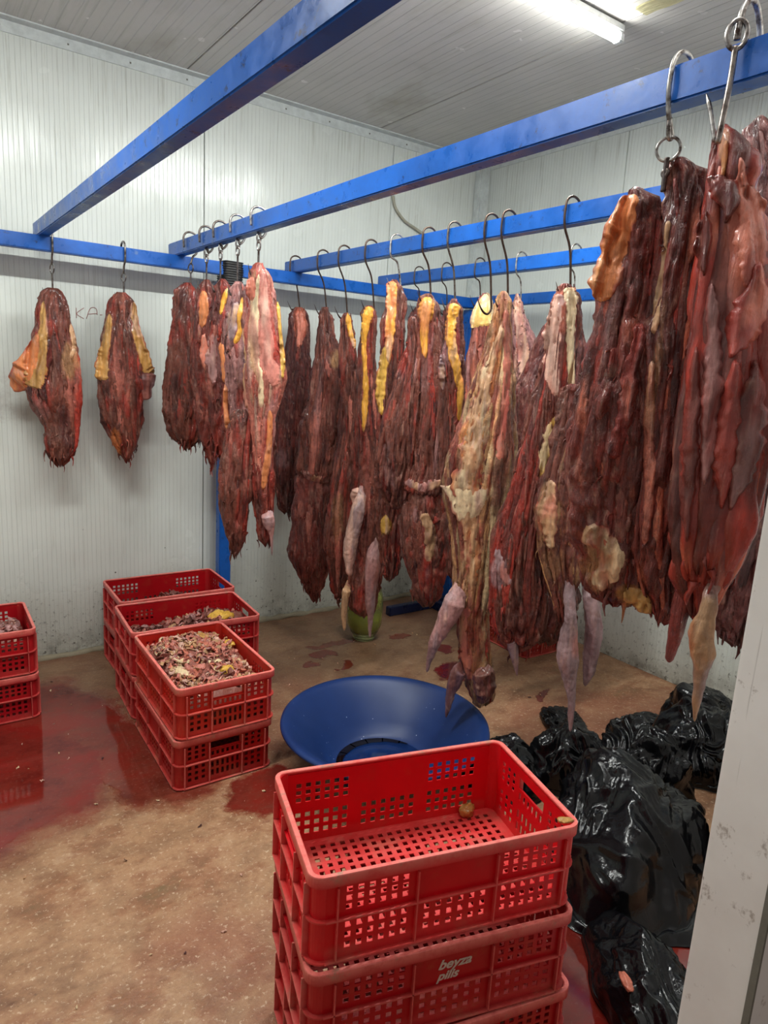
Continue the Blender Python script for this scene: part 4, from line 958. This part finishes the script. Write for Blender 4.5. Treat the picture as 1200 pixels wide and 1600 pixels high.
q.fat([(711,472,9),(706,500,9),(704,525,8),(711,565,8),(719,610,6),(717,660,3)],'gold',.04,accents=(('orange',.3),('tan',.2)),fold=.006); q.membrane([(693,550,4),(691,575,6),(692,610,3)],'grey',.045)
q=cut(795,347,'large pale cut with a tan membrane sheet and pointed fat spur at left',[(455,778,794),(480,770,800),(546,759,802),(600,738,805),(673,716,808),(720,700,808),(763,694,800),(820,700,788),(888,708,776),(936,708,770),(961,713,762),(1010,712,768),(1050,722,770),(1085,740,774),(1098,742,770)],'tan',(('red',.42),('pink',.35),('brown',.35),('cream',.2)),ns=9,clump=.005,crumb=.004,fold=.007,maxd=.09,
  pt=[(785,700,14,110,'deep',.8),(738,690,20,40,'orange',.5),(738,838,12,22,'red',.8),(735,1000,22,60,'red',.55),(772,560,10,60,'orange',.5)])
q.membrane([(788,500,5),(768,560,9),(752,630,14),(740,700,20),(728,765,22),(732,830,15),(738,890,12),(728,930,10)],'tan',[.05,.07,.08,.08,.075,.07,.07,.06],'tan membrane sheet',thick=.2,accents=(('cream',.35),('orange',.35),('red',.15)),fold=.006)
q.fat([(752,800,34),(730,785,27),(710,772,15),(697,766,6),(686,762,1.5)],'cream',[.08,.08,.07,.06,.05],thick=.25)
q.membrane([(792,480,5),(792,560,6),(788,640,7),(780,720,6)],'salmon',.06,'thin red muscle band',accents=(('red',.4),)); q.membrane([(730,950,10),(722,990,9),(728,1040,9),(735,1070,5)],'salmon',.07,'orange pink membrane')
q.shank([(730,890,10),(714,932,17),(699,965,15),(683,997,10),(673,1024,6),(667,1050,3)],'mauve',.07,accents=(('grey',.4),('pale',.25))); q.shank([(726,1030,8),(714,1055,11),(704,1085,7),(697,1121,3)],'violet',.07,'dark tapering shank',accents=(('brown',.45),))
q.shank([(750,1020,14),(756,1060,15),(756,1085,12),(748,1098,6)],'brown',.05,'ragged lower lobe',accents=(('red',.4),('dark',.3)),fold=.008)
q=cut(895,323,'tall ribbed dark cut with a cream fat cord, last visible hook of the third rail',[(444,869,900),(480,862,906),(520,856,905),(560,850,900),(610,838,888),(660,825,882),(720,808,872),(771,795,866),(839,775,858),(900,768,856),(950,768,858),(985,773,850),(1000,785,840),(1012,792,820)],'brown',(('deep',.35),('red',.3),('dark',.25)),ns=12,fold=.013,fs=(40,40,2.6),crumb=.005,clump=.004,
  pt=[(780,890,12,26,'grey',.8),(875,490,14,40,'salmon',.6),(820,960,25,30,'wine',.5)])
q.fat([(889,446,11),(893,470,9),(892,510,7),(892,560,6),(894,640,4)],'cream',.06,accents=(('orange',.3),('tan',.3))); q.fat([(896,648,12),(880,668,20),(864,692,18),(853,722,11),(848,762,5)],'yellow',.085,accents=(('cream',.35),)); q.fat([(878,690,14),(872,715,9),(874,735,4)],'cream',.08)
q.membrane([(874,455,8),(868,490,13),(864,530,15),(862,575,12),(868,620,5)],'pale',.06,'pink upper membrane',accents=(('salmon',.5),('mauve',.3))); q.membrane([(774,860,5),(782,890,9),(796,918,6)],'grey',.09,'silvery membrane'); q.shank([(798,985,12),(803,1020,7),(808,1056,1.5)],'violet',.02,'dark pointed end')
q=cut(930,340,'lumpy tan and pink leg cut ending in two grey shanks near the floor',[(600,882,920),(660,872,925),(720,856,925),(760,845,920),(800,838,915),(860,840,908),(900,850,905),(935,862,905),(980,872,900)],'brown',(('deep',.4),('tan',.15)),ns=9,clump=.014,crumb=.006,pt=[(856,800,20,50,'tan',.75),(850,815,10,16,'salmon',.6),(862,880,18,30,'tan',.4)])
q.membrane([(860,750,9),(854,790,14),(858,835,10),(860,862,6)],'tan',.085,'lumpy tan fat',accents=(('salmon',.4),('red',.3),('cream',.3)),fold=.010,crumb=.006,thick=.5)
q.shank([(882,845,12),(888,915,11),(892,960,9),(888,995,13),(887,1030,16),(890,1060,10),(893,1090,6),(892,1115,5),(891,1143,3)],'grey',.06,accents=(('mauve',.4),('pink',.3))); q.shank([(905,860,9),(922,930,11),(928,985,13),(921,1040,10),(914,1072,4)],'grey',.0,'grey flattened shank',accents=(('violet',.4),))
# rail D
q=cut(750,415,'pinkish cut capped with a cream triangular fat flap on the fourth rail',[(458,748,768),(500,738,777),(560,728,777),(620,722,778),(680,718,775),(740,722,768)],'pink',(('mauve',.4),('deep',.35),('salmon',.3)),xb=XD,ns=7,group='meat hung on the fourth rail')
q.drape([(762,456,3),(758,476,14),(756,498,20),(757,510,20)],'cream',.05,.006,'fat_flap',(('yellow',.5),),'fat','cream triangular fat flap',.06,.001,.006,1.5)
q=cut(815,407,'rounded violet cut under pale membrane on the fourth rail, above the gap',[(459,803,813),(490,799,823),(530,797,836),(575,797,844),(610,802,838),(640,806,822)],'mauve',(('violet',.35),('pale',.3),('deep',.15)),xb=XD,fold=.004,crumb=.002,ns=5,group='meat hung on the fourth rail')
q.membrane([(806,465,4),(812,510,8),(818,560,9),(816,600,7)],'pale',.05); q.fat([(806,615,6),(808,632,3)],'cream',.04)
# more dark cuts deep behind (their lower ends show between the front ones)
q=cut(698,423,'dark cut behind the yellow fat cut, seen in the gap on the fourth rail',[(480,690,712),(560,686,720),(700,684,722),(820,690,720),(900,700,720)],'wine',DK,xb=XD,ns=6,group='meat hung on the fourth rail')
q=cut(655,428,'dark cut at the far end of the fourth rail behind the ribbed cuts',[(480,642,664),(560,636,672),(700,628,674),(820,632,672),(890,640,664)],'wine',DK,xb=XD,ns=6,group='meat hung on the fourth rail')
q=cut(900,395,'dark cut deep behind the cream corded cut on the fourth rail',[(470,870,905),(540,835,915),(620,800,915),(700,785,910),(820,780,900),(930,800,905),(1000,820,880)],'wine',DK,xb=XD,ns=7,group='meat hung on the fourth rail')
# near end of rail A
NG='large cuts on the near end of the second rail'
q=Meat(1068,XA,'wide chunky dark red slab with an orange fat flap, hung from the ring hook',98,step=.0052,group=NG)
q.patches=[(935,880,30,46,'tan',.75),(930,840,24,14,'salmon',.6),(1060,300,24,22,'wine',.5),(985,930,20,18,'ochre',.5),(1022,600,6,100,'tan',.4),(955,500,8,60,'mauve',.4),(985,520,12,26,'salmon',.35)]
q.start(248,1060)
RD=(('dark',.22),('deep',.35),('salmon',.12),('red',.3))
q.flesh([(285,980,1004),(310,970,1030),(350,962,1050),(400,950,1052),(460,938,1050),(506,925,1050),(560,912,1050),(651,898,1040),(723,882,1030),(803,890,1020),(839,895,1015),(886,908,1010),(930,916,1000),(948,935,985)],'deep',RD,ns=13,clump=.014,crumb=.007,fold=.008,fs=(26,26,6),dep=.04,maxd=.08,ragged=.02)
q.flesh([(248,1045,1076),(262,1032,1092),(300,1035,1100),(360,1040,1102),(420,1030,1098),(500,1012,1094),(600,1003,1088),(700,1000,1082),(800,985,1076),(870,985,1070),(920,998,1065),(955,1010,1060),(968,1018,1045)],'deep',RD,ns=12,clump=.010,crumb=.005,fold=.010,fs=(30,30,4),maxd=.075,ragged=.02).done()
q.fat([(990,290,12),(974,325,17),(962,360,20),(950,400,21),(943,435,20),(938,468,10)],'orange',[.04,.05,.055,.055,.05,.03],accents=(('gold',.35),('brown',.35),('cream',.1)),thick=.5,fold=.006)
q.fat([(992,286,7),(974,310,8),(962,345,5)],'cream',[.06,.065,.065],accents=(('violet',.5),),thick=.6)
q.membrane([(1046,330,5),(1038,400,4),(1028,470,7),(1022,520,6)],'tan',.075,accents=(('salmon',.5),('deep',.3)))
q.membrane([(912,830,12),(935,850,22),(955,880,20),(940,915,18),(925,935,8)],'tan',.062,'tan and cream ragged fat end',accents=(('cream',.4),('salmon',.4),('red',.2)),thick=.5,fold=.008,crumb=.006)
q.fat([(975,925,12),(1000,945,15),(1018,962,5)],'ochre',.02,thick=.3)
q.drape([(1020,560,5),(1014,680,8),(1016,760,8),(1008,860,5)],'salmon',.085,.008,'muscle_band',(('tan',.4),('red',.4)),'flesh','long reddish muscle band')
q.drape([(1000,500,8),(985,590,12),(975,650,12),(955,720,9)],'red',.05,.010,'muscle_band',(('salmon',.3),('dark',.3)),'flesh','bright red muscle band',.5,.005)
q.strip([(1080,860,12),(1068,930,12),(1056,985,10),(1045,1034,8)],'red',.05,.7,'muscle_band',(('deep',.4),('salmon',.1)),.002,.001,'flesh','smooth red end strip')
q=Meat(1165,XA,'glossy bright red cut filling the right side, its long tan shank reaching down',60,step=.0052,group=NG)
q.patches=[(1160,380,30,90,'salmon',.5),(1140,275,26,28,'wine',.5),(1120,560,16,140,'mauve',.35),(1170,540,20,100,'red',.5),(1130,230,6,20,'tan',.5)]
q.streak=.35; q.mat='wet'; q.tat=.3; q.start(196,1131)
RR=(('deep',.45),('salmon',-.08),('wine',.35))
q.flesh([(196,1120,1142),(220,1105,1160),(260,1095,1178),(320,1090,1195),(400,1086,1208),(500,1080,1212),(600,1068,1212),(700,1058,1205),(800,1050,1186),(860,1048,1165),(900,1055,1145),(940,1070,1124),(970,1078,1110)],'red',RR,ns=8,clump=.010,crumb=.0012,fold=.010,fs=(17,17,2.6),maxd=.07,sw=1.7).done()
def mb(path,col,l,acc=(('pink',.25),('red',.3)),th=.010): q.drape(path,col,l,th,'muscle_band',acc,'wet','glossy red muscle band',.5,.003,.006,40)
mb([(1158,235,8),(1166,290,14),(1180,350,22),(1176,410,20),(1165,450,8)],'salmon',.075,(('red',.35),('pale',.1)),.006)
mb([(1105,262,10),(1128,280,22),(1142,308,20),(1134,345,8)],'wine',.07,(('deep',.4),),.018)
mb([(1102,320,9),(1100,360,14),(1098,400,12),(1100,430,5)],'deep',.065,(('red',.4),),.014)
mb([(1190,400,10),(1180,470,22),(1162,520,20),(1140,560,10)],'red',.08,(('salmon',.3),('mauve',.2)),.014)
mb([(1150,560,10),(1142,640,16),(1132,720,15),(1128,800,8)],'red',.08,(('deep',.4),('salmon',.15)),.014)
mb([(1112,440,8),(1116,540,12),(1110,650,14),(1100,760,10)],'red',.07,(('mauve',.3),('deep',.3)),.012)
mb([(1088,540,8),(1082,650,10),(1076,740,11),(1072,850,8)],'deep',.06,(('red',.4),),.012)
mb([(1182,560,12),(1176,640,20),(1164,720,18),(1140,800,10)],'deep',.065,(('mauve',.3),('red',.3)),.012)
q.fat([(1136,205,4),(1133,240,4),(1130,270,3)],'orange',.07,accents=(('ochre',.4),))
q.shank([(1126,820,8),(1116,900,10),(1106,950,10),(1096,985,16),(1098,1018,16),(1096,1048,9),(1090,1085,6),(1085,1127,3)],'tan',.05,'tan shank with bluish bulge',accents=(('orange',.3),('mauve',.5),('grey',.3)))
P23=onx(1192,330,XC)
q=cut(0,0,'dark cut behind the glossy red one, beside the door jamb',[(182,1176,1200),(200,1168,1225),(240,1172,1245),(300,1176,1255),(500,1180,1260),(700,1150,1255),(800,1120,1250),(900,1100,1225),(960,1105,1205),(985,1120,1185),(1003,1140,1168)],'wine',(('dark',.5),('mauve',.15)),P=P23,ns=9,clump=.012,group='meat hung on the third rail')

# ------------------------------------------------------------------ hooks
def rod(parent,name,pts,r,n=40,taper=None,col=(150,146,142)):
    P=smooth_path(pts,n); rad=np.full(n,r)
    if taper: k=int(n*taper); rad[n-k:]=np.linspace(r,r*.15,k)
    o=link(name,tube_mesh(name,P,rad,10),M['steel'],parent); o.color=(*lin(col),1); return o
def torus(parent,name,c,R_,r,axis,col=(160,156,152),sx=1.0,sz=1.0):
    a=np.linspace(0,2*math.pi,36,endpoint=False); ax=np.array(axis,float); ax/=np.linalg.norm(ax); up=np.array([0,0,1.]); b=np.cross(ax,up); b/=np.linalg.norm(b)
    P=[np.array(c)+R_*(sx*math.cos(t)*b+sz*math.sin(t)*up) for t in a]
    o=link(name,tube_mesh(name,P,r,8,True),M['steel'],parent); o.color=(*lin(col),1); return o
def s_hook(xb,y,drop,lab,col,slant=.03,r=.0042,grp='S-hooks over the third rail'):
    e=empty('meat_hook',(xb,y,ZT),0,lab,'hook',grp); d=drop
    rod(e,'shank',[(.034,0,-.035),(.036,0,-.005),(.030,0,.016),(.012,0,.026),(-.008,0,.026),(-.027,0,.014),(-.034,0,-.010),(-.030,0,-.07),(slant*.3,0,-d*.55),(slant,0,-d),(slant+.003,0,-d-.035),(slant-.012,0,-d-.055),(slant-.035,0,-d-.050),(slant-.055,0,-d-.030),(slant-.075,0,-d+.005)],r,70,.14,col)
    return e
HC=[(462,407,475),(505,402,480),(538,397,484),(580,390,474),(620,383,440),(670,375,460),(710,366,472),(768,353,470),(795,347,468),(895,323,448)]
names=['first (far end)','second','third','fourth','fifth, bright steel','sixth','seventh','eighth','ninth','tenth (nearest)']
for i,(x,y,yb) in enumerate(HC):
    p=onx(x,y,XC); pb=onx(x+8,yb,XC); s_hook(XC,p[1],max(.12,ZT-pb[2]-.01),'%s S-hook on the third rail counted from the back wall'%names[i],(198,194,188) if i==4 else (96,78,68) if i in (0,1,2,3,5,7,8,9) else (130,120,110))
HD=[(655,428,478),(698,423,478),(750,415,466),(815,407,470),(900,395,462)]
for i,(x,y,yb) in enumerate(HD):
    p=onx(x,y,XD); pb=onx(x+6,yb,XD); s_hook(XD,p[1],max(.10,ZT-pb[2]-.01),'%s S-hook on the fourth rail counted from the back wall'%['first','second','third','fourth, bright steel','fifth'][i],(190,186,180) if i in (3,4) else (100,88,80),.02,.0036,'S-hooks over the fourth rail')
def ring_hook(px,py,xb,lab,yb,big=1.0,y=None,ring=True,links=0,beam_top=ZT,grp='short hooks with rings or chain',ax=(1,.2,0),col=(150,144,140),over='x'):
    p=onx(px,py,xb) if y is None else np.array([px,y,py]); yy=p[1]
    e=empty('meat_hook',(p[0],yy,beam_top),0,lab,'hook',grp); b=big
    def q_(a,z,o=0): return (a,o,z) if over=='x' else (o,-a,z)
    rod(e,'top_hook',[q_(-.034*1,-.045),q_(-.036,-.005),q_(-.028,.018),q_(-.010,.028),q_(.012,.026),q_(.030,.012),q_(.034,-.02),q_(.030,-.062),q_(.010,-.085),q_(0,-.11*b-.01)],.0048,50,None,col)
    z=-.11*b-.01
    if ring:
        R_=.022*b; torus(e,'ring',(0,0,z-R_+.004),R_,.0032,ax,col); z-=2*R_-.004
    for k in range(links):
        torus(e,'chain_link',(0,0,z-.014),.017,.0036,(1,.3,0) if k%2 else (.3,-1,0),(176,170,165),.6,1.15); z-=.030
    ln=max(.03,beam_top+z-yb+.03)
    box_=rod(e,'spike_bar',[(0,0,z+.004),(0,0,z-ln*.4),(0,0,z-ln*.8),(.006,0,z-ln),(-.006,0,z-ln-.018),(-.026,0,z-ln-.016),(-.038,0,z-ln+.004),(-.044,0,z-ln+.030)],.0042,40,.25,(120,112,108)); return e
def ztop(m_): return m_.org[2]
ring_hook(-2.774,2.114,0,'short hook with ring on the wall rail, the leftmost',ony(85,450,YW-.02)[2],y=YW,beam_top=ZW,over='y')
ring_hook(-2.454,2.114,0,'short hook with ring on the wall rail, right of the leftmost',ony(190,457,YW-.02)[2],y=YW,beam_top=ZW,over='y')
for i,(x,y,yb) in enumerate([(298,400,445),(323,372,440),(345,368,440),(372,355,445),(405,345,414)]):
    p=onx(x,y,XA); pb=onx(x,yb,XA); ring_hook(x,y,XA,['hook with ring at the far end of the second rail','dark chain hook second from the far end of the second rail','chain hook third from the far end of the second rail','bright chain hook fourth from the far end of the second rail','chain hook holding the pale pink cut'][i],pb[2],ring=(i==0),links=0 if i==0 else 2,col=(196,192,188) if i>2 else (130,122,116),big=.55 if i else 1)
p=onx(1068,98,XA); e=empty('meat_hook',(XA,p[1],ZT),0,'large bright hook with a ring and swivel above the chunky slab','hook','near hooks')
rod(e,'top_hook',[(.030,0,-.040),(.034,0,-.006),(.026,0,.018),(.008,0,.027),(-.014,0,.022),(-.030,0,.0),(-.034,0,-.04),(-.026,0,-.08),(-.012,0,-.105),(-.006,0,-.118),(-.014,0,-.122),(-.020,0,-.105),(-.020,0,-.088)],.0046,60,None,(186,182,176))
torus(e,'ring',(-.012,0,-.140),.021,.0030,(1,.5,0),(186,182,176)); rod(e,'swivel',[(-.012,0,-.155),(-.012,0,-.170),(-.012,0,-.190),(-.012,0,-.215)],.005,20,None,(110,100,96))
torus(e,'swivel_ball',(-.012,0,-.182),.005,.0045,(0,0.01,1) if False else (1,0,0),(120,110,104))
p=onx(1172,60,XA); y2=p[1]; xo=-.04
e=empty('meat_hook',(XA,y2,ZT),0,'chain and long double-pointed hook nearest the door, one bright point sticking up','hook','near hooks')
rod(e,'top_hook',[(.030,0,-.03),(.034,0,.0),(.028,0,.03),(.006,0,.062),(-.016,0,.065),(-.032,0,.045),(-.038,0,.015),(-.038,0,-.002)],.0055,50,None,(190,186,182))
zz=onx(1176,70,XA)[2]-ZT; torus(e,'chain_link',(xo,0,zz+.006),.018,.0042,(1,.7,0),(186,180,176),.85,1.25)
zb=onx(1165,200,XA)[2]-ZT; rod(e,'hook_bar',[(xo,0,zz-.012),(xo,.0,zz-.05),(xo-.003,.0,(zz+zb)/2-.02),(xo-.006,.004,zb-.03)],.0052,30,None,(170,160,152))
t0=q=None
pa=onx(1128,215,XA); pc=onx(1113,150,XA)
rod(e,'upturned_point',[(pa[0]-XA-.02,pa[1]-y2,pa[2]-ZT-.01),((pa[0]+pc[0])/2-XA-.02,(pa[1]+pc[1])/2-y2,(pa[2]+pc[2])/2-ZT),(pc[0]-XA-.02,pc[1]-y2,pc[2]-ZT)],.0042,24,.3,(200,196,192))
